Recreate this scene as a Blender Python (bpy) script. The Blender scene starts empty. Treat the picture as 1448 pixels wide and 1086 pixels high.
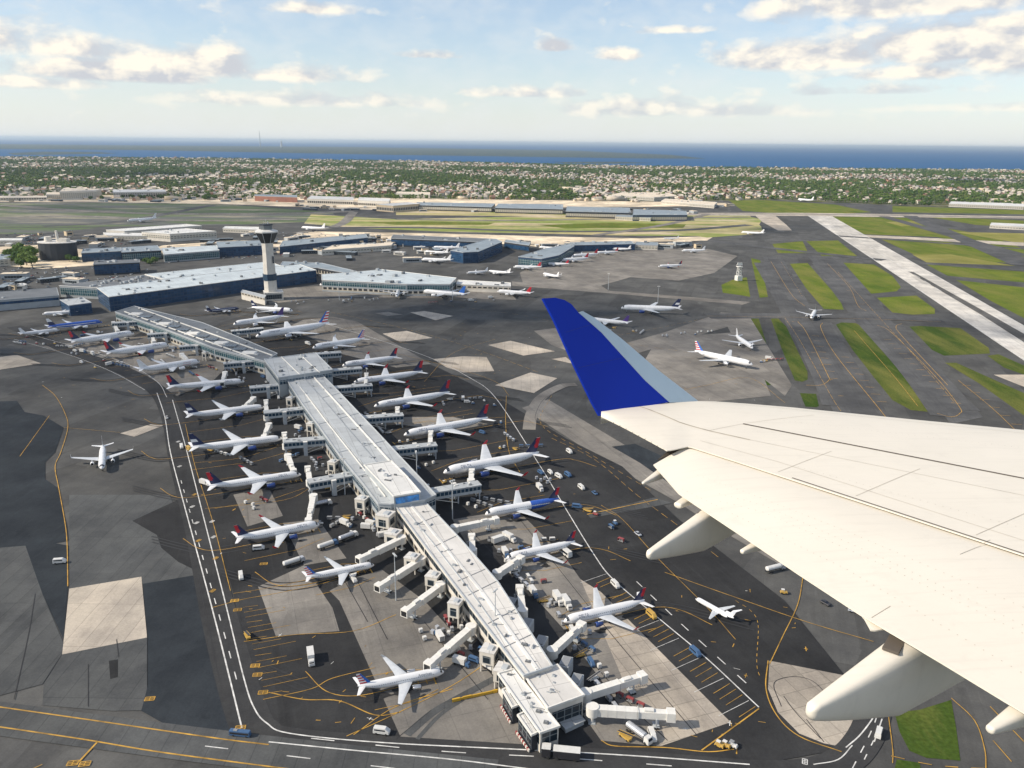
import bpy, math, random
import numpy as np
from mathutils import Vector, Matrix
random.seed(7); RNG = np.random.default_rng(7)
SC = bpy.context.scene; COL = SC.collection
# ------------------------------------------------------------------ camera
F, H = 1136.0, 190.0                      # focal length in photo pixels, camera height in metres
PITCH, ROLL = math.atan((543-201.5)/F), math.atan(15/1448.)
fw = Vector((0, math.cos(PITCH), -math.sin(PITCH))); r0 = Vector((1, 0, 0)); u0 = Vector((0, math.sin(PITCH), math.cos(PITCH)))
rt = r0*math.cos(ROLL)+u0*math.sin(ROLL); up = u0*math.cos(ROLL)-r0*math.sin(ROLL)
cam = bpy.data.objects.new('camera', bpy.data.cameras.new('camera')); COL.objects.link(cam)
cam.data.sensor_width = 36; cam.data.lens = F/1448*36; cam.data.clip_start = .5; cam.data.clip_end = 300000
M = Matrix((rt, up, -fw)).transposed().to_4x4(); M.translation = (0, 0, H); cam.matrix_world = M
SC.camera = cam
# ------------------------------------------------------------------ light, exposure
SUN_EL, SUN_AZ = math.radians(36), math.atan2(-1, -.22)     # azimuth measured from +Y towards +X
sd = Vector((math.sin(SUN_AZ)*math.cos(SUN_EL), math.cos(SUN_AZ)*math.cos(SUN_EL), math.sin(SUN_EL)))
sl = bpy.data.lights.new('sun', 'SUN'); sl.energy = 5.0; sl.angle = math.radians(.5); sl.color = (1, .885, .73)
so = bpy.data.objects.new('sun', sl); COL.objects.link(so); so.rotation_euler = sd.to_track_quat('Z', 'Y').to_euler()
SC.view_settings.view_transform = 'Standard'; SC.view_settings.look = 'None'; SC.view_settings.exposure = 0.15; SC.view_settings.gamma = 1

class NT:
    """tiny node-tree writer"""
    def __init__(s, tree): s.t = tree; s.n = tree.nodes; s.l = tree.links
    def node(s, kind, **kw):
        n = s.n.new(kind)
        for k, v in kw.items(): setattr(n, k, v)
        return n
    def put(s, sock, v):
        if isinstance(v, bpy.types.NodeSocket): s.l.new(v, sock)
        else: sock.default_value = v
    def m(s, op, a, b=0., c=0., clamp=False):
        n = s.node('ShaderNodeMath', operation=op, use_clamp=clamp)
        for i, v in enumerate((a, b, c)): s.put(n.inputs[i], v)
        return n.outputs[0]
    def mix(s, f, a, b, mode='MIX'):
        n = s.node('ShaderNodeMix', data_type='RGBA', blend_type=mode)
        s.put(n.inputs[0], f)
        for i, v in ((6, a), (7, b)):
            s.put(n.inputs[i], v if isinstance(v, bpy.types.NodeSocket) else (*v, 1)[:4])
        return n.outputs[2]
    def noise(s, vec, scale, detail=4, rough=.55, dist=0.):
        n = s.node('ShaderNodeTexNoise'); s.l.new(vec, n.inputs['Vector'])
        n.inputs['Scale'].default_value = scale; n.inputs['Detail'].default_value = detail
        n.inputs['Roughness'].default_value = rough; n.inputs['Distortion'].default_value = dist
        return n.outputs['Fac']
    def mapping(s, vec, scale=(1, 1, 1), rot=0., loc=(0, 0, 0)):
        n = s.node('ShaderNodeMapping'); s.l.new(vec, n.inputs['Vector'])
        n.inputs['Scale'].default_value = scale; n.inputs['Rotation'].default_value = (0, 0, rot); n.inputs['Location'].default_value = loc
        return n.outputs[0]
    def rng(s, v, a, b, c=0., d=1.):
        n = s.node('ShaderNodeMapRange'); s.put(n.inputs[0], v)
        for i, q in enumerate((a, b, c, d)): n.inputs[i+1].default_value = q
        return n.outputs[0]
    def comb(s, x, y, z=0.):
        n = s.node('ShaderNodeCombineXYZ')
        for i, v in enumerate((x, y, z)): s.put(n.inputs[i], v)
        return n.outputs[0]

# ------------------------------------------------------------------ sky: Nishita with cumulus banks by direction
W = bpy.data.worlds.new('World'); SC.world = W; W.use_nodes = True
def sky():
    t = NT(W.node_tree); t.n.clear()
    out = t.node('ShaderNodeOutputWorld'); bg = t.node('ShaderNodeBackground'); t.l.new(bg.outputs[0], out.inputs[0])
    sk = t.node('ShaderNodeTexSky', sky_type='NISHITA'); sk.sun_disc = False; sk.sun_elevation = SUN_EL; sk.sun_rotation = SUN_AZ
    sk.altitude = 190; sk.air_density = 1.0; sk.dust_density = .6; sk.ozone_density = 1.2
    tc = t.node('ShaderNodeTexCoord'); sep = t.node('ShaderNodeSeparateXYZ'); t.l.new(tc.outputs['Generated'], sep.inputs[0])
    x, y, z = sep.outputs
    az = t.m('MULTIPLY', t.m('ARCTAN2', x, y), 57.2958); el = t.m('MULTIPLY', t.m('ARCSINE', z), 57.2958)
    def fbm(dx, dy):
        a = t.m('ADD', az, dx); e = t.m('ADD', el, dy)
        v = t.comb(t.m('MULTIPLY', a, .20), t.m('MULTIPLY', e, .36))
        big = t.noise(v, 1.1, 2, .5); fine = t.noise(v, 2.3, 7, .54, .2)
        return t.m('ADD', t.m('MULTIPLY', big, .45), t.m('MULTIPLY', fine, .75))
    # banks of cloud: azimuth, elevation, half width, half height, weight (degrees)
    banks = [(-33,5.2,6,1.3,.75),(-27,4.9,7,.9,.6),(-24.5,3.7,5.5,.85,.95),(-20.5,4.2,4,1.05,.95),(-15,3.9,4,.6,.65),(-14,2.4,10,.55,.6),(-19,9.6,5,1.2,1.1),(-12,9.9,6,1.2,1.1),
             (-24,8.2,2.4,.3,.7),(-13,7.9,3,.45,.6),(-4,9.6,5,.5,.4),(2.6,6,1.2,.45,.95),(7,5.5,1.3,.4,.85),(8,2.1,4.6,.75,.78),(14,2.0,5,.5,.6),
             (10.5,7.0,2.5,.3,.55),(15,9.5,5,.5,.75),(18.5,5.1,5.2,1.0,1.0),(24,8.2,8,1.5,1.05),(31,9.4,7,1.2,1.0),(28,5.5,7,1.4,1.05),(33,4.8,7,1.7,.95),(25,4.2,5,.6,.55),(30,2.2,8,.35,.35),(1,3.1,6,.45,.5),(-30,3.0,7,.5,.5),(22,3.2,6,.4,.5),(-6,5.4,3,.3,.5),
             (-60,8,14,4,.8),(55,9,12,4,.8),(0,22,24,5,.7),(-50,26,14,5,.7),(60,30,16,6,.7),(150,20,40,9,.8),(-120,18,30,6,.5)]
    mask = None
    for a0, e0, ra, re, w in banks:
        da = t.m('MULTIPLY', t.m('SUBTRACT', az, a0), 1/ra); de = t.m('SUBTRACT', el, e0)
        below = t.m('MULTIPLY', t.m('MINIMUM', de, 0.), 1.9/re); above = t.m('MULTIPLY', t.m('MAXIMUM', de, 0.), .8/re)
        d2 = t.m('ADD', t.m('MULTIPLY', da, da), t.m('ADD', t.m('MULTIPLY', below, below), t.m('MULTIPLY', above, above)))
        g = t.m('MULTIPLY', t.m('EXPONENT', t.m('MULTIPLY', d2, -1.)), w)
        mask = g if mask is None else t.m('MAXIMUM', mask, g)
    d0 = fbm(0, 0); d1 = fbm(-.8, .6)
    dens = t.m('ADD', t.m('MULTIPLY', mask, .74), t.m('SUBTRACT', d0, .6))
    alpha = t.rng(dens, .12, .42)
    a2 = t.m('POWER', alpha, .8)
    lit = t.rng(t.m('SUBTRACT', d0, d1), -.10, .10)
    thick = t.rng(dens, .55, 1.05)
    high = t.rng(el, 5.5, 9.5)
    lit = t.m('SUBTRACT', lit, t.m('MULTIPLY', t.m('MULTIPLY', thick, high), .75), clamp=True)
    ccol = t.mix(lit, (.58, .60, .64), (.98, .91, .79))
    skyc = t.mix(1., sk.outputs[0], (SKYS*.95, SKYS*1.0, SKYS*1.08), 'MULTIPLY')
    haze = t.m('EXPONENT', t.m('MULTIPLY', t.m('MAXIMUM', el, 0.), -.30))
    skyc = t.mix(t.m('MULTIPLY', haze, .86), skyc, (.80, .83, .83))
    veil = t.m('ADD', t.m('MULTIPLY', t.rng(fbm(3.1, 7.7), .5, .8), .30), .16)
    skyc = t.mix(veil, skyc, (.78, .80, .80))
    low = t.rng(el, .8, 3.5, .35, 1.)
    t.l.new(t.mix(t.m('MULTIPLY', a2, low), skyc, ccol), bg.inputs[0]); bg.inputs[1].default_value = 1.0
SKYS = .125
sky()

# ------------------------------------------------------------------ from a photo pixel to the place it shows
def ray(px, py): return fw+rt*((px-724)/F)+up*((543-py)/F)
def at(px, py, z=0.):
    d = ray(px, py); t = (z-H)/d.z
    return Vector((d.x*t, d.y*t, z))

# ------------------------------------------------------------------ materials
MATS = {}
def mat(name, col, rough=.6, metal=0., var=.12, scale=.35, bump=0., coat=0.):
    if name in MATS: return MATS[name]
    m = bpy.data.materials.new(name); m.use_nodes = True; t = NT(m.node_tree); b = t.n['Principled BSDF']
    tc = t.node('ShaderNodeTexCoord'); f = t.noise(tc.outputs['Object'], scale, 5, .6)
    t.l.new(t.mix(t.rng(f, .3, .7), tuple(c*(1-var) for c in col), tuple(min(1, c*(1+var)) for c in col)), b.inputs['Base Color'])
    t.l.new(t.rng(f, .3, .7, max(0, rough-.08), min(1, rough+.08)), b.inputs['Roughness'])
    b.inputs['Metallic'].default_value = metal; b.inputs['Coat Weight'].default_value = coat
    if bump:
        bn = t.node('ShaderNodeBump'); bn.inputs['Distance'].default_value = bump; t.l.new(f, bn.inputs['Height']); t.l.new(bn.outputs[0], b.inputs['Normal'])
    MATS[name] = m; return m
def pavement(name, col, rot=0., joint=(0, 0), var=.16, streak=.25, jd=.7, stain=.3, rough=.85, patch=.12):
    """asphalt or concrete: broad patches, rubber and oil streaks along rot, optional slab joints, fine grain"""
    m = bpy.data.materials.new(name); m.use_nodes = True; t = NT(m.node_tree); b = t.n['Principled BSDF']
    tc = t.node('ShaderNodeTexCoord'); v = t.mapping(tc.outputs['Object'], rot=rot)
    c = t.mix(t.rng(t.noise(v, .012, 5, .6), .32, .68), tuple(x*(1-var) for x in col), tuple(x*(1+var) for x in col))
    vs = t.mapping(v, scale=(.25, .012, 1))                  # long streaks
    s = t.rng(t.noise(vs, 1., 6, .65), .52, .8)
    c = t.mix(t.m('MULTIPLY', s, streak), c, tuple(x*.45 for x in col))
    s2 = t.rng(t.noise(t.mapping(v, scale=(.5, .03, 1), loc=(7, 3, 0)), 1., 5, .6), .58, .75)
    c = t.mix(t.m('MULTIPLY', s2, streak*.7), c, tuple(min(1, x*1.5+.01) for x in col))
    st = t.rng(t.noise(v, .09, 6, .7), .6, .72)
    c = t.mix(t.m('MULTIPLY', st, stain), c, tuple(x*.4 for x in col))
    lg = t.rng(t.noise(t.mapping(v, loc=(31, 5, 0)), .035, 7, .68), .38, .62); c = t.mix(1., c, t.mix(lg, (.80, .80, .81), (1.17, 1.16, 1.13)), 'MULTIPLY')
    g = t.noise(v, 1.3, 3, .7); c = t.mix(t.rng(g, .25, .75), t.mix(1., c, (.86,)*3, 'MULTIPLY'), t.mix(1., c, (1.12,)*3, 'MULTIPLY'))
    vo = t.node('ShaderNodeTexVoronoi'); vo.distance = 'CHEBYCHEV'; t.l.new(t.mapping(v, scale=(.03, .009, 1)), vo.inputs['Vector']); vo.inputs['Scale'].default_value = 1
    sp = t.node('ShaderNodeSeparateColor'); t.l.new(vo.outputs['Color'], sp.inputs[0])
    c = t.mix(1., c, t.mix(sp.outputs[0], (1-patch,)*3, (1+patch,)*3), 'MULTIPLY')
    if joint[0]:
        br = t.node('ShaderNodeTexBrick'); t.l.new(t.mapping(v, rot=0), br.inputs['Vector']); br.offset = 0
        br.inputs['Scale'].default_value = 1; br.inputs['Brick Width'].default_value = joint[0]; br.inputs['Row Height'].default_value = joint[1]
        br.inputs['Mortar Size'].default_value = .22; br.inputs['Mortar Smooth'].default_value = .6
        br.inputs['Color1'].default_value = (.93, .93, .93, 1); br.inputs['Color2'].default_value = (1.06, 1.05, 1.04, 1); br.inputs['Mortar'].default_value = (1-jd, 1-jd, 1-jd, 1)
        c = t.mix(1., c, br.outputs['Color'], 'MULTIPLY')
    t.l.new(c, b.inputs['Base Color']); b.inputs['Roughness'].default_value = rough
    b.inputs['Specular IOR Level'].default_value = .04
    MATS[name] = m; return m
def grassmat(name, c1, c2, sc=.02):
    m = bpy.data.materials.new(name); m.use_nodes = True; t = NT(m.node_tree); b = t.n['Principled BSDF']
    tc = t.node('ShaderNodeTexCoord'); o = tc.outputs['Object']
    c = t.mix(t.rng(t.noise(o, sc, 8, .65), .35, .65), c1, c2)
    c = t.mix(t.m('MULTIPLY', t.rng(t.noise(t.mapping(o, scale=(.03, .006, 1)), 1, 6, .65), .42, .62), .6), c, (.20, .19, .055))
    c = t.mix(t.rng(t.noise(o, .7, 3), .3, .7), t.mix(1., c, (.75,)*3, 'MULTIPLY'), t.mix(1., c, (1.2,)*3, 'MULTIPLY'))
    t.l.new(c, b.inputs['Base Color']); b.inputs['Roughness'].default_value = 1; b.inputs['Specular IOR Level'].default_value = .02
    MATS[name] = m; return m
def glassband(name, glass, frame, bw=3., bh=2., mort=.16, rough=.12):
    """curtain wall: dark glass panes and mullions laid out in metres by UV"""
    m = bpy.data.materials.new(name); m.use_nodes = True; t = NT(m.node_tree); b = t.n['Principled BSDF']
    tc = t.node('ShaderNodeTexCoord'); br = t.node('ShaderNodeTexBrick'); t.l.new(tc.outputs['UV'], br.inputs['Vector']); br.offset = 0
    br.inputs['Scale'].default_value = 1; br.inputs['Brick Width'].default_value = bw; br.inputs['Row Height'].default_value = bh
    br.inputs['Mortar Size'].default_value = mort; br.inputs['Mortar Smooth'].default_value = .1
    br.inputs['Color1'].default_value = (*glass, 1); br.inputs['Color2'].default_value = (*[g*1.9+.01 for g in glass], 1); br.inputs['Mortar'].default_value = (*frame, 1)
    t.l.new(br.outputs['Color'], b.inputs['Base Color']); t.l.new(t.rng(br.outputs['Fac'], 0, 1, rough, .5), b.inputs['Roughness'])
    b.inputs['Specular IOR Level'].default_value = .35
    MATS[name] = m; return m
def roofmat(name, col, rot, bw, bh, var=.1):
    m = bpy.data.materials.new(name); m.use_nodes = True; t = NT(m.node_tree); b = t.n['Principled BSDF']
    tc = t.node('ShaderNodeTexCoord'); v = t.mapping(tc.outputs['Object'], rot=rot)
    br = t.node('ShaderNodeTexBrick'); t.l.new(v, br.inputs['Vector']); br.offset = .0
    br.inputs['Scale'].default_value = 1; br.inputs['Brick Width'].default_value = bw; br.inputs['Row Height'].default_value = bh; br.inputs['Mortar Size'].default_value = .14
    br.inputs['Color1'].default_value = (.9, .9, .9, 1); br.inputs['Color2'].default_value = (1.05, 1.05, 1.04, 1); br.inputs['Mortar'].default_value = (.6, .6, .6, 1)
    c = t.mix(t.rng(t.noise(v, .06, 6, .65), .3, .7), tuple(x*(1-var) for x in col), tuple(x*(1+var) for x in col))
    c = t.mix(t.m('MULTIPLY', t.rng(t.noise(t.mapping(v, scale=(.9, .08, 1)), 1, 4, .6), .55, .75), .35), c, tuple(x*.62 for x in col))
    c = t.mix(t.m('MULTIPLY', t.rng(t.noise(v, .5, 5, .7), .6, .7), .45), c, tuple(x*.5 for x in col))
    t.l.new(t.mix(1., c, br.outputs['Color'], 'MULTIPLY'), b.inputs['Base Color']); b.inputs['Roughness'].default_value = .6
    MATS[name] = m; return m

# ------------------------------------------------------------------ mesh builder
class MB:
    def __init__(s): s.v = []; s.f = []; s.mi = []; s.uv = []
    def face(s, pts, mi=0, uv=None):
        i = len(s.v); s.v += [tuple(p) for p in pts]; s.f.append(tuple(range(i, i+len(pts)))); s.mi.append(mi)
        s.uv.append(uv or [(0, 0)]*len(pts)); return s
    def box(s, c, size, rz=0., mi=0, taper=1., org=(0, 0, 0), rw=0.):
        hx, hy, hz = (a/2 for a in size); c = Vector(c); P = []
        for dz, k in ((-hz, 1), (hz, taper)):
            for dx, dy in ((-hx, -hy), (hx, -hy), (hx, hy), (-hx, hy)):
                p = Vector((dx*k, dy*k, 0)); p.rotate(Matrix.Rotation(rz, 3, 'Z')); P.append(c+p+Vector((0, 0, dz)))
        i = len(s.v); s.v += [tuple(p) for p in P]
        for q in ((3, 2, 1, 0), (4, 5, 6, 7), (0, 1, 5, 4), (1, 2, 6, 5), (2, 3, 7, 6), (3, 0, 4, 7)):
            s.f.append(tuple(i+k for k in q)); s.mi.append(mi); w_ = (P[q[1]]-P[q[0]]).length; h_ = (P[q[2]]-P[q[1]]).length; s.uv.append([(0, 0), (w_, 0), (w_, h_), (0, h_)])
        return s
    def prism(s, poly, z0, z1, mi=0, mtop=None, inset=0.):
        """vertical prism over a counter-clockwise polygon, UV in metres on the walls"""
        n = len(poly); P = [Vector((p[0], p[1], 0)) for p in poly]; run = 0
        for i in range(n):
            a, b = P[i], P[(i+1) % n]; L = (b-a).length
            s.face([(a.x, a.y, z0), (b.x, b.y, z0), (b.x, b.y, z1), (a.x, a.y, z1)], mi, [(run, z0), (run+L, z0), (run+L, z1), (run, z1)]); run += L
        s.face([(p.x, p.y, z1) for p in P], mi if mtop is None else mtop); s.face([(p.x, p.y, z0) for p in reversed(P)], mi)
        return s
    def loft(s, rings, mi=0, cap=True, closed=True):
        base = len(s.v); n = len(rings[0])
        for r in rings: s.v += [tuple(p) for p in r]
        for j in range(len(rings)-1):
            for i in range(n if closed else n-1):
                a = base+j*n+i; b = base+j*n+(i+1) % n
                s.f.append((a, b, b+n, a+n)); s.mi.append(mi if not callable(mi) else mi(j, i)); s.uv.append([(0, 0)]*4)
        if cap:
            s.f.append(tuple(base+i for i in reversed(range(n)))); s.f.append(tuple(base+(len(rings)-1)*n+i for i in range(n)))
            s.mi += [mi if not callable(mi) else 0]*2; s.uv += [[(0, 0)]*n]*2
        return s
    def tube(s, a, b, r, r2=None, n=8, mi=0):
        a, b = Vector(a), Vector(b); d = (b-a).normalized(); u = d.orthogonal().normalized(); w = d.cross(u); r2 = r if r2 is None else r2
        R = [[p+(u*math.cos(k*2*math.pi/n)+w*math.sin(k*2*math.pi/n))*q for k in range(n)] for p, q in ((a, r), (b, r2))]
        return s.loft(R, mi)
    def beam(s, a, b, w, h, mi=0):
        """rectangular beam from a to b (centres), w across, h upright"""
        a, b = Vector(a), Vector(b); d = (b-a); dh = Vector((d.x, d.y, 0)).normalized(); side = Vector((-dh.y, dh.x, 0))*w/2; u = Vector((0, 0, h/2))
        return s.loft([[p-side-u, p+side-u, p+side+u, p-side+u] for p in (a, b)], mi)
    def build(s, name, mats, parent=None, smooth=False):
        me = bpy.data.meshes.new(name); me.from_pydata(s.v, [], s.f)
        for m in (mats if isinstance(mats, (list, tuple)) else [mats]): me.materials.append(m)
        me.polygons.foreach_set('material_index', s.mi)
        uv = me.uv_layers.new(name='uv'); uv.data.foreach_set('uv', [c for f in s.uv for q in f for c in q])
        if smooth: me.polygons.foreach_set('use_smooth', [True]*len(s.f))
        me.validate(); me.update()
        o = bpy.data.objects.new(name, me); COL.objects.link(o)
        if parent: o.parent = parent
        return o
def smooth_by_angle(o, deg=35):
    me = o.data; import bmesh
    bm = bmesh.new(); bm.from_mesh(me); bmesh.ops.remove_doubles(bm, verts=bm.verts, dist=1e-4); bmesh.ops.recalc_face_normals(bm, faces=bm.faces)
    for f in bm.faces: f.smooth = True
    for e in bm.edges: e.smooth = len(e.link_faces) == 2 and e.calc_face_angle(0) < math.radians(deg)
    bm.to_mesh(me); bm.free(); return o
def tag(o, label=None, cat=None, group=None, kind=None):
    if label: o['label'] = label
    if cat: o['category'] = cat
    if group: o['group'] = group
    if kind: o['kind'] = kind
    return o
def empty(name, loc=(0, 0, 0), rz=0., label=None, cat=None, group=None):
    o = bpy.data.objects.new(name, None); COL.objects.link(o); o.location = loc; o.rotation_euler = (0, 0, rz); o.empty_display_size = 1
    return tag(o, label, cat, group)
KIDS = {}
def copy_tree(o, parent=None):
    c = o.copy(); COL.objects.link(c); c.parent = parent
    for ch in KIDS.setdefault(o.name, [k for k in bpy.data.objects if k.parent is o]): copy_tree(ch, c)
    return c
USED = {}
def proto(key, make):
    """first call builds the thing, later calls copy it"""
    if key not in USED: USED[key] = make(); return USED[key]
    return copy_tree(USED[key])
LM = []                                       # landmarks for labels: (x, y, words)
def ccw(P):
    a = sum(P[i][0]*P[(i+1) % len(P)][1]-P[(i+1) % len(P)][0]*P[i][1] for i in range(len(P)))
    return P if a > 0 else P[::-1]
HAZE_D = 2.3e-5

CUMULUS = [(-160, 760, 420, 230, 1, 26), (760, 760, 380, 150, 2, 16), (-1500, 2500, 1150, 420, 4, 30), (-2700, 4500, 900, 500, 5, 22), (2900, 4900, 900, 350, 6, 18), (950, 1350, 260, 110, 7, 10), (-300, 5200, 900, 260, 8, 18), (500, 1950, 500, 130, 9, 14), (1500, 2000, 400, 120, 10, 10)]
# ================================================================== THE GROUND
A_PIER = math.atan2(-160, 445)               # direction of the pier away from the camera (from +Y)
A_RWY = None
p, q = at(1159, 305), at(1448, 490); A_RWY = math.atan2(p.x-q.x, p.y-q.y)
asph = pavement('asphalt', (.088, .089, .088), rot=.3, streak=.4, patch=.16)
asph_d = pavement('dark_asphalt', (.037, .038, .040), rot=A_PIER, streak=.35, var=.2, patch=.1)
asph_b = pavement('blue_grey_asphalt', (.032, .038, .045), rot=.05, streak=.35, var=.14, patch=.08)
asph_m = pavement('worn_asphalt', (.086, .091, .094), rot=0., streak=.4, joint=(7.5, 60), jd=.25, var=.1)
conc = pavement('concrete', (.36, .325, .28), rot=A_PIER, streak=.45, joint=(7.6, 7.6), jd=.32, stain=.25)
conc_l = pavement('pale_concrete', (.45, .405, .345), rot=0., streak=.4, joint=(7.6, 30), jd=.28, stain=.12)
conc_g = pavement('grey_concrete', (.205, .195, .18), rot=A_PIER, streak=.5, joint=(15, 15), jd=.2, stain=.4)
conc_r = pavement('runway_concrete', (.56, .54, .50), rot=A_RWY, streak=.5, joint=(15, 45), jd=.15, stain=.2)
sand = pavement('dusty_paving', (.66, .56, .42), rot=.9, streak=.2, stain=.3, var=.25, patch=.25)  # beige ground, with the bright cream of sunlit strips put into the colour
grass = grassmat('grass', (.075, .120, .018), (.150, .185, .028))  # far grass: sunlit yellow-green put into the colour
grass_n = grassmat('near_grass', (.034, .066, .014), (.060, .095, .018))
grass_y = grassmat('dry_grass', (.19, .20, .045), (.34, .30, .11), .008)
def fieldmix(name, a, b_, sand_, lo=.46, hi=.52):
    m = bpy.data.materials.new(name); m.use_nodes = True; t = NT(m.node_tree); b = t.n['Principled BSDF']; tc = t.node('ShaderNodeTexCoord'); o = tc.outputs['Object']
    f = t.noise(t.mapping(o, rot=.12, scale=(.0016, .0085, 1)), 1, 7, .66); g = t.noise(t.mapping(o, rot=-.1, scale=(.0028, .014, 1), loc=(9, 4, 0)), 1, 7, .68)
    c = t.mix(t.rng(f, lo, hi), a, b_); c = t.mix(t.rng(g, .52, .60), c, sand_); c = t.mix(t.rng(t.noise(o, .05, 6), .3, .7), t.mix(1., c, (.8,)*3, 'MULTIPLY'), t.mix(1., c, (1.2,)*3, 'MULTIPLY'))
    t.l.new(c, b.inputs['Base Color']); b.inputs['Roughness'].default_value = .95; return m
mixf = fieldmix('mown_field', (.085, .09, .085), (.065, .105, .03), (.24, .22, .16)); mixy = fieldmix('sunlit_field', (.40, .34, .15), (.20, .24, .04), (.50, .41, .27))  # mixy carries the brightness of sunlit grass in its colours
earth = grassmat('suburb_ground', (.035, .052, .022), (.075, .08, .05), .004)
tw = pavement('taxiway_asphalt', (.098, .10, .103), rot=A_RWY, streak=.5, patch=.1)
white_p = mat('white_paint', (.56, .56, .54), .7, var=.35, scale=.3)
yellow_p = mat('yellow_paint', (.42, .24, .035), .7, var=.5, scale=.2)

ZC = [0.004]
def sheet(name, m, px, z=None, world=False):
    P = [Vector((a, b)) if world else at(a, b).xy for a, b in px]; P = ccw([tuple(p) for p in P])
    if z is None: z = ZC[0]; ZC[0] += .0028
    b = MB(); b.face([(x, y, z) for x, y in P]); o = b.build(name, m); return tag(o, kind='structure')
def suburb_ground():
    t = NT(earth.node_tree); b = t.n['Principled BSDF']; c = b.inputs['Base Color'].links[0].from_socket; tc = t.node('ShaderNodeTexCoord'); br = t.node('ShaderNodeTexBrick'); t.l.new(t.mapping(tc.outputs['Object'], rot=-.35), br.inputs['Vector']); br.offset = .5
    br.inputs['Scale'].default_value = 1; br.inputs['Brick Width'].default_value = 260; br.inputs['Row Height'].default_value = 76; br.inputs['Mortar Size'].default_value = 6; br.inputs['Mortar Smooth'].default_value = 0
    t.l.new(t.mix(br.outputs['Fac'], c, (.22, .21, .19)), b.inputs['Base Color'])
suburb_ground()
sheet('ground', earth, [(-60000, -3000), (60000, -3000), (60000, 60000), (-60000, 60000)], -.6, True)

# sea and bays beyond the suburb
def water():
    m = bpy.data.materials.new('water'); m.use_nodes = True; t = NT(m.node_tree); b = t.n['Principled BSDF']
    tc = t.node('ShaderNodeTexCoord'); v = t.mapping(tc.outputs['Object'], scale=(.0003, .0012, 1))
    t.l.new(t.mix(t.noise(v, 1, 6), (.012, .075, .19), (.02, .105, .25)), b.inputs['Base Color'])
    b.inputs['Roughness'].default_value = .9; b.inputs['Specular IOR Level'].default_value = .05; return m
wm = water()
shore = [(-60, 222.5), (60, 222), (180, 223), (330, 224), (450, 226), (600, 228), (724, 231), (900, 235), (1000, 236.5), (1150, 238), (1300, 239.5), (1500, 241)]
P = [at(x, y).xy for x, y in shore]
b = MB(); b.face([(p.x, p.y, -.3) for p in P]+[(150000, 20000, -.3), (150000, 250000, -.3), (-150000, 250000, -.3), (-150000, 16000, -.3)])
tag(b.build('sea', wm), kind='structure')
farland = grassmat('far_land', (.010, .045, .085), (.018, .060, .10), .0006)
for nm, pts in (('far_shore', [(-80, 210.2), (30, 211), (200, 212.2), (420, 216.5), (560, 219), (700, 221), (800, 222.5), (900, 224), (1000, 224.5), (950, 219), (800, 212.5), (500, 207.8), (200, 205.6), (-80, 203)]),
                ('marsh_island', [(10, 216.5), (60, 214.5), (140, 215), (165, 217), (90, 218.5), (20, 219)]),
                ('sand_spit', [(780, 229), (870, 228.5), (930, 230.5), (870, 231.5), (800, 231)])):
    sheet(nm, farland, pts, -.15)

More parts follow.
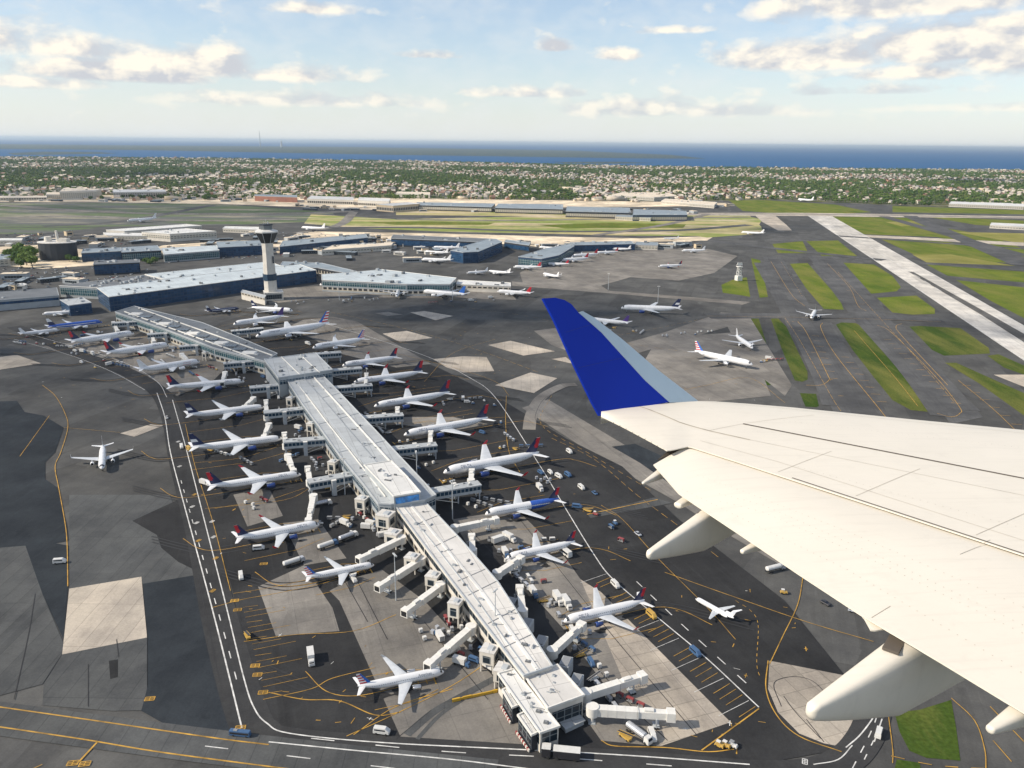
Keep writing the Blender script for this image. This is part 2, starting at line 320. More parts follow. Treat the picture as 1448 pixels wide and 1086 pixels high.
# airfield
airf = [(-700, 283), (-100, 282), (300, 284), (560, 282), (760, 284), (980, 285), (1100, 283), (1260, 290), (1500, 298), (1700, 300)]
P = [tuple(at(x, y).xy) for x, y in airf]+[(3000, 1500), (1500, -400), (-1500, -400), (-3500, 1500)]
sheet('airfield', asph, P, 0., True)
for m, pts in [
  (mixf, [(-200, 287), (200, 286), (330, 290), (470, 300), (480, 312), (330, 318), (100, 321), (-200, 322)]),
  (mixy, [(440, 303), (560, 310), (700, 307), (900, 302), (1040, 303), (1078, 310), (1070, 324), (1000, 334), (880, 333), (760, 330), (640, 328), (500, 322), (430, 316)]),
  (grass, [(520, 314), (600, 313), (700, 315), (690, 318), (560, 318)]), (grass, [(760, 318), (860, 315), (1000, 318), (990, 322), (800, 323)]),
  (sand, [(430, 327), (620, 330), (800, 335), (905, 337), (880, 345), (800, 352), (700, 344), (560, 338), (400, 338)]),
  (sand, [(230, 347), (330, 340), (470, 340), (560, 345), (430, 356), (310, 362), (190, 361)]),
  (sand, [(-60, 352), (60, 346), (110, 352), (200, 362), (180, 372), (60, 380), (-60, 370)]),
  (sand, [(640, 334), (905, 337), (1010, 334), (1000, 340), (905, 342), (800, 346), (700, 341)]), (sand, [(-60, 282.5), (420, 283), (420, 285.5), (-60, 285.5)]), (sand, [(900, 286), (1030, 287), (1040, 291), (960, 292)]),
  (sand, [(20, 276), (200, 276), (420, 278), (620, 281), (980, 286), (960, 292), (700, 294), (560, 298), (330, 289), (100, 285), (0, 284)]),
  (grass, [(1030, 283), (1080, 283), (1180, 289), (1232, 300), (1180, 303), (1100, 302), (1050, 298)]),
  (grass, [(1175, 306), (1282, 308), (1302, 317), (1400, 333), (1448, 352), (1448, 363), (1325, 335), (1216, 331)]),
  (grass, [(1262, 291), (1500, 299), (1500, 304), (1262, 300)]), (mixy, [(980, 305), (1060, 305), (1076, 320), (1080, 330), (1000, 336), (960, 330)]), (mixy, [(560, 295), (900, 304), (900, 307), (560, 304)]), (mixf, [(0, 322), (140, 322), (60, 330), (-60, 332)]), (grass_y, [(1252, 314), (1300, 312), (1320, 318), (1275, 320)]),
  (grass, [(1308, 306), (1448, 312), (1448, 322), (1380, 318)]),
  (grass_y, [(1350, 328), (1448, 330), (1448, 345)]),
  (grass, [(1245, 338), (1340, 342), (1398, 354), (1440, 372), (1310, 368)]), (grass_y, [(1290, 360), (1345, 360), (1436, 376), (1310, 371)]),
  (grass, [(1310, 374), (1500, 388), (1500, 404), (1340, 390)]), (grass, [(1352, 396), (1500, 412), (1500, 470), (1448, 450), (1400, 425)]),
  (grass, [(1092, 345), (1135, 341), (1143, 358), (1100, 358)]), (grass, [(1140, 341), (1185, 340), (1212, 362), (1162, 362)]),
  (grass, [(1117, 373), (1142, 372), (1188, 424), (1193, 438), (1165, 437), (1140, 408)]),
  (grass, [(1184, 371), (1236, 374), (1262, 390), (1274, 406), (1268, 412), (1225, 416), (1205, 397)]),
  (grass, [(1240, 421), (1296, 418), (1322, 437), (1322, 444), (1290, 445), (1262, 442)]),
  (grass, [(1020, 403), (1035, 396), (1056, 392), (1061, 420), (1050, 418), (1022, 414)]), (grass, [(1062, 365), (1075, 368), (1086, 420), (1074, 421)]),
  (grass_n, [(1062, 449), (1072, 448), (1100, 538), (1098, 544), (1082, 545)]),
  (grass_n, [(1090, 451), (1099, 449), (1112, 462), (1142, 526), (1142, 537), (1134, 540), (1124, 538), (1104, 490)]),
  (grass_n, [(1131, 556), (1154, 557), (1158, 574), (1155, 576), (1139, 575)]),
  (grass_n, [(1182, 459), (1190, 456), (1210, 457), (1232, 468), (1290, 532), (1325, 572), (1326, 580), (1318, 583), (1288, 580), (1262, 566), (1236, 534), (1205, 494)]),
  (grass_n, [(1286, 462), (1300, 461), (1358, 464), (1398, 492), (1400, 500), (1335, 503), (1318, 495)]),
  (grass_n, [(1336, 513), (1352, 513), (1448, 556), (1500, 580), (1500, 625), (1384, 542)]),
  (grass_n, [(1396, 503), (1412, 501), (1448, 517), (1480, 532), (1448, 530), (1420, 520)]),
  (grass_n, [(1265, 1008), (1300, 1004), (1345, 990), (1352, 1030), (1358, 1076), (1310, 1072), (1286, 1062), (1272, 1035)]),
  (grass_n, [(1268, 1074), (1300, 1079), (1306, 1100), (1262, 1100)]),
 ]: sheet('sandy_lot' if m is sand else 'grass_field', m, pts)
for m, pts in [
  (conc_l, [(900, 301), (1142, 301), (1448, 306), (1448, 309), (1142, 305.5), (900, 304)]), (conc_l, [(1066, 303), (1094, 303), (1112, 318), (1120, 326), (1100, 326), (1078, 314)]), (conc_l, [(1200, 331), (1448, 343), (1448, 348), (1330, 341), (1216, 335)]),
  (tw, [(1078, 363), (1105, 363), (1150, 440), (1112, 440)]), (tw, [(1142, 362), (1185, 363), (1250, 436), (1208, 438)]), (tw, [(1110, 455), (1175, 455), (1258, 590), (1180, 585)]), (tw, [(1225, 458), (1275, 458), (1390, 590), (1345, 600)]), (conc_g, [(1020, 446), (1060, 448), (1120, 545), (1110, 560), (1060, 520)]), (conc_g, [(930, 478), (1040, 470), (1075, 520), (1090, 560), (990, 570), (900, 530)]),
  (conc_r, [(1142, 305), (1177, 306), (1500, 490), (1500, 545)]),
  (conc_l, [(1405, 530), (1460, 530), (1460, 552)]),
  (conc_g, [(735, 386), (770, 366), (800, 350), (1000, 352), (1043, 362), (1010, 386), (960, 397), (892, 392), (850, 404), (862, 412), (740, 402)]),
  (conc_g, [(724, 398), (860, 411), (1062, 427), (1050, 431), (900, 418), (724, 404)]),
  (conc_g, [(1020, 442), (1075, 446), (1030, 462), (900, 500), (885, 505), (868, 490), (940, 470)]),
  (conc_g, [(755, 468), (800, 462), (812, 500), (780, 488)]),
  (conc_g, [(380, 408), (560, 400), (720, 412), (730, 424), (640, 422), (470, 420), (380, 430)]),
  (conc_l, [(541, 472), (575, 468), (612, 478), (566, 484)]), (conc_l, [(580, 442), (600, 440), (641, 447), (616, 453)]),
  (conc_l, [(690, 488), (722, 482), (785, 497), (740, 503)]), (conc_l, [(612, 508), (655, 504), (688, 505), (699, 525), (655, 527), (632, 520)]),
  (conc_l, [(700, 545), (750, 527), (788, 535), (755, 556)]), (conc_l, [(780, 508), (800, 505), (812, 515)]), (conc_g, [(530, 443), (548, 441), (570, 445), (548, 447)]),
  (conc_l, [(0, 505), (24, 502), (58, 514), (0, 523), (-60, 522), (-60, 506)]), (conc_l, [(170, 613), (214, 600), (231, 602), (190, 618)]),
  (conc_g, [(738, 577), (775, 565), (928, 656), (1105, 772), (1105, 800), (1010, 745), (961, 712), (855, 653)]),
  (asph_b, [(-60, 570), (24, 567), (35, 583), (62, 588), (90, 605), (78, 640), (64, 654), (64, 678), (82, 690), (95, 745), (97, 765), (30, 778), (-60, 780)]),
  (asph_m, [(-60, 780), (36, 772), (60, 840), (90, 910), (88, 925), (60, 968), (-60, 1000)]),
  (asph_b, [(36, 772), (75, 768), (97, 772), (96, 830), (90, 905), (60, 840)]),
  (asph_m, [(98, 700), (240, 700), (287, 812), (202, 826), (98, 833)]),
  (asph_m, [(88, 926), (208, 902), (208, 975), (200, 1005), (160, 1006), (60, 998), (62, 968)]),
  (asph_d, [(187, 737), (250, 708), (262, 720), (287, 812), (252, 795), (228, 775), (222, 757)]),
  (conc_l, [(98, 833), (200, 816), (208, 902), (88, 926)]),
  (asph_d, [(154, 935), (167, 933), (167, 958), (156, 961)]),
  (asph_b, [(202, 826), (289, 812), (312, 905), (344, 1040), (300, 1036), (232, 1024), (200, 1006), (209, 970), (209, 902)]),
  # dark apron round the pier
  (asph_d, [(140, 500), (240, 560), (262, 600), (276, 660), (300, 735), (330, 840), (352, 960), (372, 1015), (410, 1036), (560, 1052), (760, 1063), (1080, 1080), (1180, 1062), (1230, 1000), (1110, 850), (960, 735), (880, 660), (800, 620), (700, 560), (620, 520), (560, 500), (430, 480), (300, 470), (200, 470)]),
  (conc_g, [(505, 455), (470, 448), (430, 452), (400, 466), (440, 478), (480, 500), (560, 520), (610, 515)]),
  (conc_g, [(300, 470), (140, 480), (60, 490), (110, 505), (200, 530), (250, 560), (300, 540), (340, 500)]),
  (conc_g, [(480, 850), (466, 836), (500, 818), (540, 806), (600, 850), (650, 905), (700, 960), (712, 990), (740, 1010), (756, 1062), (568, 1046)]),
  (conc_g, [(365, 830), (430, 800), (470, 860), (480, 893), (390, 900)]),
  (conc_g, [(400, 740), (450, 735), (490, 790), (430, 800)]), (conc_g, [(330, 700), (380, 690), (400, 730), (350, 745)]),
  (conc_g, [(640, 610), (560, 600), (545, 590), (640, 590), (690, 600)]),
  (conc_g, [(640, 735), (730, 720), (800, 790), (821, 820), (1033, 1022), (934, 1056), (850, 1048), (823, 1010), (860, 1000), (784, 888), (720, 800), (660, 770)]),
  (asph_d, [(660, 770), (690, 762), (760, 850), (795, 888), (880, 1003), (838, 1000), (800, 960), (700, 830)]),
  (conc, [(821, 820), (850, 838), (1033, 1022), (934, 1056), (880, 960)]),
  (asph_m, [(830, 727), (925, 704), (950, 712), (835, 733)]),
  (asph_b, [(865, 632), (898, 628), (960, 656), (955, 690), (905, 655)]),
  # D shaped concrete island, bottom right
  (conc, [(1088, 935), (1190, 955), (1260, 970), (1240, 1010), (1215, 1040), (1196, 1058), (1165, 1052), (1130, 1038), (1100, 1008), (1086, 975)]),
 ]: sheet('runway' if m is conc_r else 'paved_apron', m, pts)

# ribbons (roads, lines) from photo pixels
def smooth_line(P, n=6):
    if len(P) < 3: return P
    out = []; Q = [2*P[0]-P[1]]+P+[2*P[-1]-P[-2]]
    for i in range(1, len(Q)-2):
        for k in range(n):
            t = k/n; out.append(.5*((2*Q[i])+(Q[i+1]-Q[i-1])*t+(2*Q[i-1]-5*Q[i]+4*Q[i+1]-Q[i+2])*t*t+(3*Q[i]-Q[i-1]-3*Q[i+1]+Q[i+2])*t**3))
    return out+[P[-1]]
def ribbon(b, P, w, z, dash=None):
    if dash:
        seg = []; acc = 0.; on, off = dash; cur = [P[0]]; vis = True
        for a, c in zip(P, P[1:]):
            L = (c-a).length
            if L < 1e-6: continue
            pos = 0.
            while True:
                lim = on if vis else off
                if acc+L-pos >= lim:
                    pos += lim-acc; pt = a+(c-a)*(pos/L)
                    if vis: cur.append(pt); ribbon(b, cur, w, z)
                    cur = [pt]; vis = not vis; acc = 0.
                else: acc += L-pos; cur.append(c); break
        return
    n = len(P); side = []
    for i in range(n):
        d = (P[min(i+1, n-1)]-P[max(i-1, 0)]).normalized(); side.append(Vector((-d.y, d.x))*w/2)
    for i in range(n-1):
        b.face([(*(P[i]-side[i]), z), (*(P[i+1]-side[i+1]), z), (*(P[i+1]+side[i+1]), z), (*(P[i]+side[i]), z)])
def px_line(pts, smooth=True):
    P = [at(x, y).xy for x, y in pts]; return smooth_line(P) if smooth else P
def road(name, m, pts, w, z=None):
    b = MB()
    if z is None: z = ZC[0]; ZC[0] += .0028
    ribbon(b, px_line(pts), w, z); return tag(b.build(name, m), kind='structure')
road_m = pavement('road_asphalt', (.048, .049, .051), rot=A_PIER, streak=.3, patch=.05)
road('service_road', road_m, [(20, 462), (100, 497), (170, 522), (222, 552), (243, 590), (256, 650), (283, 750), (312, 880), (350, 1010), (372, 1042)], 14)
road('service_road', road_m, [(330, 1028), (372, 1040), (460, 1052), (700, 1068), (900, 1080), (1090, 1094), (1180, 1082), (1222, 1045), (1240, 990), (1240, 960)], 11)
road('taxiway', asph_m, [(-60, 1008), (100, 1030), (400, 1068), (700, 1100)], 15)
for pts, w in [([(1078, 372), (1120, 440), (1165, 520), (1190, 575)], 28), ([(1160, 372), (1215, 440), (1290, 520), (1345, 590)], 28), ([(1232, 440), (1300, 520), (1360, 580)], 26), ([(1000, 447), (1180, 447), (1330, 452)], 30),
               ([(1000, 340), (1100, 352), (1250, 368)], 26), ([(1285, 305), (1448, 375)], 40), ([(1175, 333), (1448, 352)], 22)]:
    road('taxiway', tw, pts, w)
for pts, w in [([(0, 290), (150, 300), (330, 303), (500, 299)], 40), ([(0, 308), (120, 306), (260, 312), (420, 310)], 35), ([(60, 320), (180, 312), (300, 290)], 30), ([(420, 330), (480, 318), (500, 300)], 25),
               ([(440, 322), (600, 322), (760, 327), (950, 326), (1060, 318)], 30), ([(560, 310), (700, 312), (900, 309), (1060, 307)], 26), ([(900, 303), (1142, 303), (1448, 308)], 22), ([(840, 333), (940, 318), (1000, 303)], 22), ([(1250, 306), (1270, 312), (1448, 362)], 30)]:
    road('taxiway', conc_g if w != 30 else tw, pts, w)
# runway centre rubber band and thresholds
rub = pavement('tyre_rubber', (.11, .108, .105), rot=A_RWY, streak=.6, var=.3)
sheet('runway_rubber', rub, [(1284, 384), (1292, 385), (1400, 445), (1500, 502), (1500, 518), (1390, 447)])

WL, YL, KL = MB(), MB(), MB()
ZL = .31
for pts, w, dash in [
  ([(222, 556), (233, 590), (241, 640), (262, 720), (287, 812), (310, 900), (342, 1030)], .55, None), ([(244, 566), (262, 630), (290, 740), (318, 850), (345, 960), (360, 1003), (378, 1024), (410, 1038), (540, 1051), (760, 1062), (900, 1070), (1060, 1082)], .5, None),
  ([(256, 680), (290, 800), (318, 900), (342, 990)], .4, (5, 9)), ([(380, 1050), (500, 1062), (640, 1075), (760, 1090)], .5, None), ([(440, 1045), (620, 1063), (800, 1073), (1000, 1088)], .4, (8, 14)), ([(290, 1056), (560, 1088)], .4, (8, 20)),
  ([(440, 452), (520, 476), (605, 505), (665, 535), (700, 562), (759, 652), (800, 720), (840, 785), (867, 820), (930, 874), (997, 930), (1073, 1001)], .5, None), ([(900, 823), (960, 880), (1020, 935), (1075, 985)], .45, (5, 7)),
  ([(30, 470), (110, 492), (180, 515), (222, 540), (236, 562)], .4, None), ([(20, 480), (100, 503), (160, 527), (205, 552)], .4, None),
  ([(1196, 1058), (1218, 1038), (1240, 1005), (1246, 970)], .45, None), ([(1150, 1082), (1185, 1075), (1205, 1055)], .4, None), ([(1222, 1075), (1243, 1030), (1256, 985)], .35, (3, 5)), ([(1236, 1050), (1253, 1000), (1262, 970)], .4, None), ([(1205, 1088), (1234, 1030), (1248, 985)], .35, (4, 5)),
  ([(1143, 305), (1500, 544)], 1.2, None), ([(1177, 307), (1500, 491)], 1.2, None), ([(1160, 306), (1500, 517)], 1.0, (36, 24)),
 ]: ribbon(WL, px_line(pts), w, ZL, dash)
for pts, w, dash in [
  ([(-40, 995), (100, 1015), (300, 1044), (380, 1054)], .7, None), ([(-40, 1023), (115, 1046), (230, 1065), (420, 1090)], .7, None), ([(138, 1050), (112, 1078)], .8, None),
  ([(262, 600), (276, 660), (300, 735), (326, 836)], .35, None), ([(60, 545), (78, 560), (92, 585), (96, 605), (86, 640), (78, 660), (83, 690), (92, 740), (95, 772), (96, 830)], .5, None), ([(70, 588), (28, 646)], .35, None), ([(90, 605), (170, 612)], .3, None),
  ([(380, 980), (430, 990), (480, 992), (530, 1012), (566, 1008)], .55, None), ([(345, 908), (420, 898), (500, 893), (560, 870)], .35, None), ([(372, 990), (440, 975), (470, 960), (530, 945)], .35, None), ([(490, 1042), (560, 1010), (640, 970), (700, 930)], .35, None),
  ([(300, 860), (345, 848), (400, 838), (470, 822), (530, 800)], .3, None), ([(330, 840), (380, 832), (460, 815)], .3, None), ([(290, 720), (400, 708), (440, 690)], .3, None), ([(275, 655), (340, 648), (400, 630)], .3, None), ([(640, 975), (560, 1000), (500, 1040)], .4, None),
  ([(850, 1048), (870, 1056), (940, 1058), (1000, 1064), (1040, 1060)], .5, None), ([(992, 1062), (1073, 1003)], .6, None), ([(1136, 812), (1128, 855), (1107, 900), (1088, 940)], .45, None), ([(1086, 935), (1083, 975), (1098, 1012), (1130, 1042), (1190, 1064)], .5, None),
  ([(940, 810), (1030, 842), (1140, 880), (1235, 908)], .4, None), ([(850, 715), (880, 735), (930, 790), (1000, 860), (1040, 905)], .3, None), ([(780, 620), (840, 650), (900, 700), (960, 745), (1030, 800)], .3, (6, 3)), ([(1040, 850), (1062, 865), (1072, 885), (1070, 940), (1078, 965)], .3, (2, 2)), ([(830, 728), (930, 707)], .8, None),
  ([(716, 560), (715, 600), (720, 640), (735, 668)], .4, None), ([(720, 560), (700, 540), (640, 520), (560, 500)], .35, None), ([(700, 480), (640, 500), (600, 540)], .3, None), ([(460, 440), (560, 462), (660, 490), (770, 530)], .35, (8, 3)), ([(620, 430), (760, 450), (860, 480), (980, 500)], .35, (9, 6)),
  ([(744, 640), (690, 650)], .3, None), ([(560, 600), (720, 590)], .3, None), ([(20, 1100), (60, 1082)], .4, None), ([(780, 560), (765, 600), (830, 640), (930, 700)], .3, (5, 4)),
  # taxiway edges and centre lines, right
  ([(1128, 455), (1140, 470), (1170, 530), (1172, 538), (1160, 545), (1140, 545)], .6, None), ([(1163, 457), (1161, 465), (1180, 500), (1238, 572), (1256, 595)], .6, None), ([(1240, 460), (1260, 470), (1320, 530), (1356, 575), (1357, 585), (1345, 590), (1325, 585)], .6, None),
  ([(1275, 458), (1267, 462), (1275, 475), (1340, 545)], .6, None), ([(1355, 538), (1400, 575), (1435, 608)], .5, None), ([(1208, 468), (1262, 530), (1298, 575)], .45, None), ([(1110, 450), (1130, 480), (1175, 560), (1195, 590)], .4, (12, 3)),
  ([(1090, 370), (1118, 415), (1138, 433)], .5, None), ([(1105, 371), (1135, 420)], .4, (8, 8)), ([(1170, 373), (1200, 405), (1213, 432), (1225, 440)], .5, None), ([(1185, 385), (1235, 440), (1290, 500), (1350, 570)], .4, (12, 4)),
  ([(1000, 447), (1180, 450), (1330, 455)], .45, None), ([(930, 560), (1000, 545), (1060, 535), (1110, 570)], .35, None), ([(830, 480), (900, 470), (1000, 450)], .35, (6, 4)),
  ([(1400, 1000), (1448, 1050)], .5, None), ([(1345, 988), (1378, 1020), (1392, 1060), (1394, 1090)], .4, None), ([(1260, 1070), (1330, 1084), (1448, 1090)], .4, (4, 4)), ([(1404, 1048), (1430, 1078)], .4, None), ([(1256, 1012), (1262, 1060), (1262, 1080)], .35, None),
 ]: ribbon(YL, px_line(pts), w*.78, ZL+.01, dash)
# cross ticks beside the two centre taxiways
for a, c, n, L in [((1148, 475), (1172, 535), 7, 7), ((1190, 505), (1240, 568), 7, 7), ((1250, 480), (1345, 570), 11, 7), ((1120, 455), (1185, 560), 6, 4), ((1360, 545), (1430, 600), 5, 7), ((1182, 395), (1215, 430), 4, 6)]:
    A, B = at(*a).xy, at(*c).xy; d = (B-A).normalized(); s = Vector((-d.y, d.x))
    for k in range(n+1):
        p = A.lerp(B, k/n); ribbon(YL, [p, p+s*L], .45, ZL+.01)
# stall lines along the right hand stand
A, B = at(858, 812).xy, at(1068, 1000).xy; d = (B-A).normalized(); s = Vector((-d.y, d.x))
if s.x > 0: s = -s
for k in range(30):
    if k in (3, 4, 9, 17): continue
    p = A.lerp(B, k/29); ribbon(YL if k % 4 else WL, [p, p+s*(9 if k % 4 else 15)+d*2.], .2, ZL+.01)
A, B = at(333, 862).xy, at(362, 985).xy; d = (B-A).normalized(); s = Vector((-d.y, d.x))
for k in range(16):
    p = A.lerp(B, k/15)+s*3; ribbon(YL, [p, p+s*(6+5*(k % 3))+d*1.], .16, ZL+.01)
# yellow and white stand numbers and hatched boxes
def stencil(b, px, py, w, h, ang=0.):
    """a painted box with bars in it, as the stand boxes by the kerb are"""
    c = at(px, py).xy; d = Vector((math.cos(ang), math.sin(ang))); e = Vector((-d.y, d.x))
    for k in range(4): 
        o = c+e*(k/3-.5)*h; ribbon(b, [o-d*w/2, o+d*w/2], .3, ZL+.02)
    for k in (-1, 0, 1): ribbon(b, [c+d*k*w/2-e*h/2, c+d*k*w/2+e*h/2], .3, ZL+.022)
for px, py in [(332, 850), (336, 863), (361, 942), (364, 955), (372, 980), (373, 798), (103, 1080), (120, 1081), (212, 989), (340, 1030)]: stencil(YL, px, py, 3.2 if px < 380 else 2.6, 2.0, .15)
for px, py in [(272, 717), (300, 738), (278, 740), (302, 760), (281, 765), (305, 790), (301, 836), (252, 625), (254, 660), (275, 700), (1138, 1078)]: stencil(YL if px % 2 else WL, px, py, 1.5, 2.4, A_PIER)
rs = random.Random(5)
def inpoly(x, y, P):
    c = False
    for i in range(len(P)):
        (x1, y1), (x2, y2) = P[i], P[i-1]
        if (y1 > y) != (y2 > y) and x < (x2-x1)*(y-y1)/(y2-y1)+x1: c = not c
    return c
# short arrows, letters and ticks scattered over the stands as in the photograph
zones = [([(430, 500), (620, 520), (760, 650), (900, 780), (860, 810), (740, 700), (600, 570)], 120), ([(560, 430), (760, 460), (800, 520), (740, 560), (600, 500)], 110), ([(260, 600), (380, 700), (470, 830), (380, 1000), (330, 900)], 55),
         ([(400, 900), (560, 900), (560, 1040), (400, 1030)], 16), ([(960, 800), (1200, 880), (1100, 960), (1080, 990), (940, 860)], 22), ([(960, 1020), (1120, 1020), (1120, 1070), (980, 1070)], 10), ([(20, 500), (230, 560), (230, 600), (60, 580)], 26), ([(930, 500), (1100, 540), (1100, 580), (960, 560)], 20)]
for P, n in zones:
    xs, ys = [a for a, _ in P], [b for _, b in P]
    for _ in range(n):
        x, y = rs.uniform(min(xs), max(xs)), rs.uniform(min(ys), max(ys))
        if not inpoly(x, y, P): continue
        c = at(x, y).xy; a = rs.choice([A_PIER, A_PIER+1.57, .2, 1.2])+rs.gauss(0, .15); d = Vector((math.cos(a), math.sin(a)))
        bb = YL if rs.random() < .84 else WL; L = rs.uniform(.8, 3.2)
        ribbon(bb, [c-d*L/2, c+d*L/2], rs.uniform(.16, .34), ZL+.015)
        if rs.random() < .25: e = Vector((-d.y, d.x)); ribbon(bb, [c-e*L/4, c+e*L/4], .3, ZL+.017)
for b, nm, m in ((WL, 'white_markings', white_p), (YL, 'yellow_markings', yellow_p)): tag(b.build(nm, m), kind='structure')
# tar sealed joints and drag marks
tar = mat('tar', (.018, .018, .02), .8)
for pts in [([(475, 800), (520, 880)]), ([(500, 812), (548, 905)]), ([(600, 880), (690, 990)]), ([(660, 745), (760, 850), (884, 990), (944, 1048)]), ([(735, 735), (850, 880), (985, 1040)]), ([(1105, 1000), (1094, 970), (1106, 960), (1130, 958), (1152, 966), (1175, 990)]), ([(1108, 985), (1125, 1008), (1160, 1045)]), ([(1140, 1018), (1165, 1050)]),
            ([(760, 600), (757, 588), (768, 566), (790, 552)]), ([(50, 840), (40, 900), (20, 990)]), ([(125, 940), (125, 1000)]), ([(165, 905), (168, 930)]), ([(280, 815), (310, 960)]), ([(610, 1005), (560, 1046)])]:
    ribbon(KL, px_line(pts), .3, ZL-.02)
tag(KL.build('tar_seams', tar), kind='structure')
for pts, w in [([(748, 608), (752, 585), (766, 562), (795, 546), (815, 544)], 9), ([(575, 1040), (610, 1010), (640, 992), (700, 960)], 3.), ([(590, 1046), (622, 1012), (655, 990)], 1.5)]:
    road('worn_strip', conc_g if w > 5 else asph_m, pts, w, .28+w*.001)
# ================================================================== AIRCRAFT
ZG = .34
wht = mat('aircraft_white', (.74, .75, .76), .28, var=.05, scale=.25, coat=.3)
wing_g = mat('aircraft_wing_grey', (.52, .55, .58), .35, var=.1, scale=.4)
navy = mat('tail_navy', (.018, .028, .085), .35, var=.1); tred = mat('tail_red', (.50, .02, .035), .35, var=.1); tblue = mat('tail_blue', (.03, .14, .50), .35, var=.1)
bodyblue = mat('body_blue', (.03, .10, .42), .3, var=.08); purple = mat('tail_purple', (.06, .03, .17), .35)
silver = mat('bare_metal', (.55, .56, .58), .3, .8); dark = mat('dark_void', (.012, .013, .015), .5); tyre = mat('rubber', (.02, .02, .02), .85)
g_cab = glassband('cabin_window_row', (.10, .12, .14), (.70, .71, .72), .95, .9, .27, .25); scr = mat('cockpit_glass', (.015, .02, .03), .08); engblue = mat('nacelle_blue', (.02, .05, .20), .3)
TYPES = {'jet': dict(L=38, r=2.0, span=34, en=1.05), 'long': dict(L=47, r=1.95, span=38, en=1.25), 'wide': dict(L=55, r=2.55, span=48, en=1.45), 'heavy': dict(L=64, r=3.0, span=60, en=1.8), 'small': dict(L=32, r=1.6, span=27, en=.85), 'commuter': dict(L=27, r=1.35, span=22, en=.75)}
def text_verts(s, size):
    cu = bpy.data.curves.new('lettering', 'FONT'); cu.body = s; cu.size = size; cu.resolution_u = 2
    o = bpy.data.objects.new('lettering', cu); COL.objects.link(o); me = bpy.data.meshes.new_from_object(o)
    V = [tuple(v.co) for v in me.vertices]; P = [tuple(p.vertices) for p in me.polygons]
    bpy.data.objects.remove(o); bpy.data.curves.remove(cu); bpy.data.meshes.remove(me); return V, P
def section(xle, chord, y, z, th, n=6):
    up_ = [(k/n, th*chord*(.6*math.sqrt(max(k/n, 0))*(1-k/n)*1.9)) for k in range(n+1)]
    lo = [(k/n, -th*chord*.5*(math.sqrt(max(k/n, 0))*(1-k/n))) for k in range(n-1, 0, -1)]
    return [(xle-u*chord, y, z+h) for u, h in up_+lo]
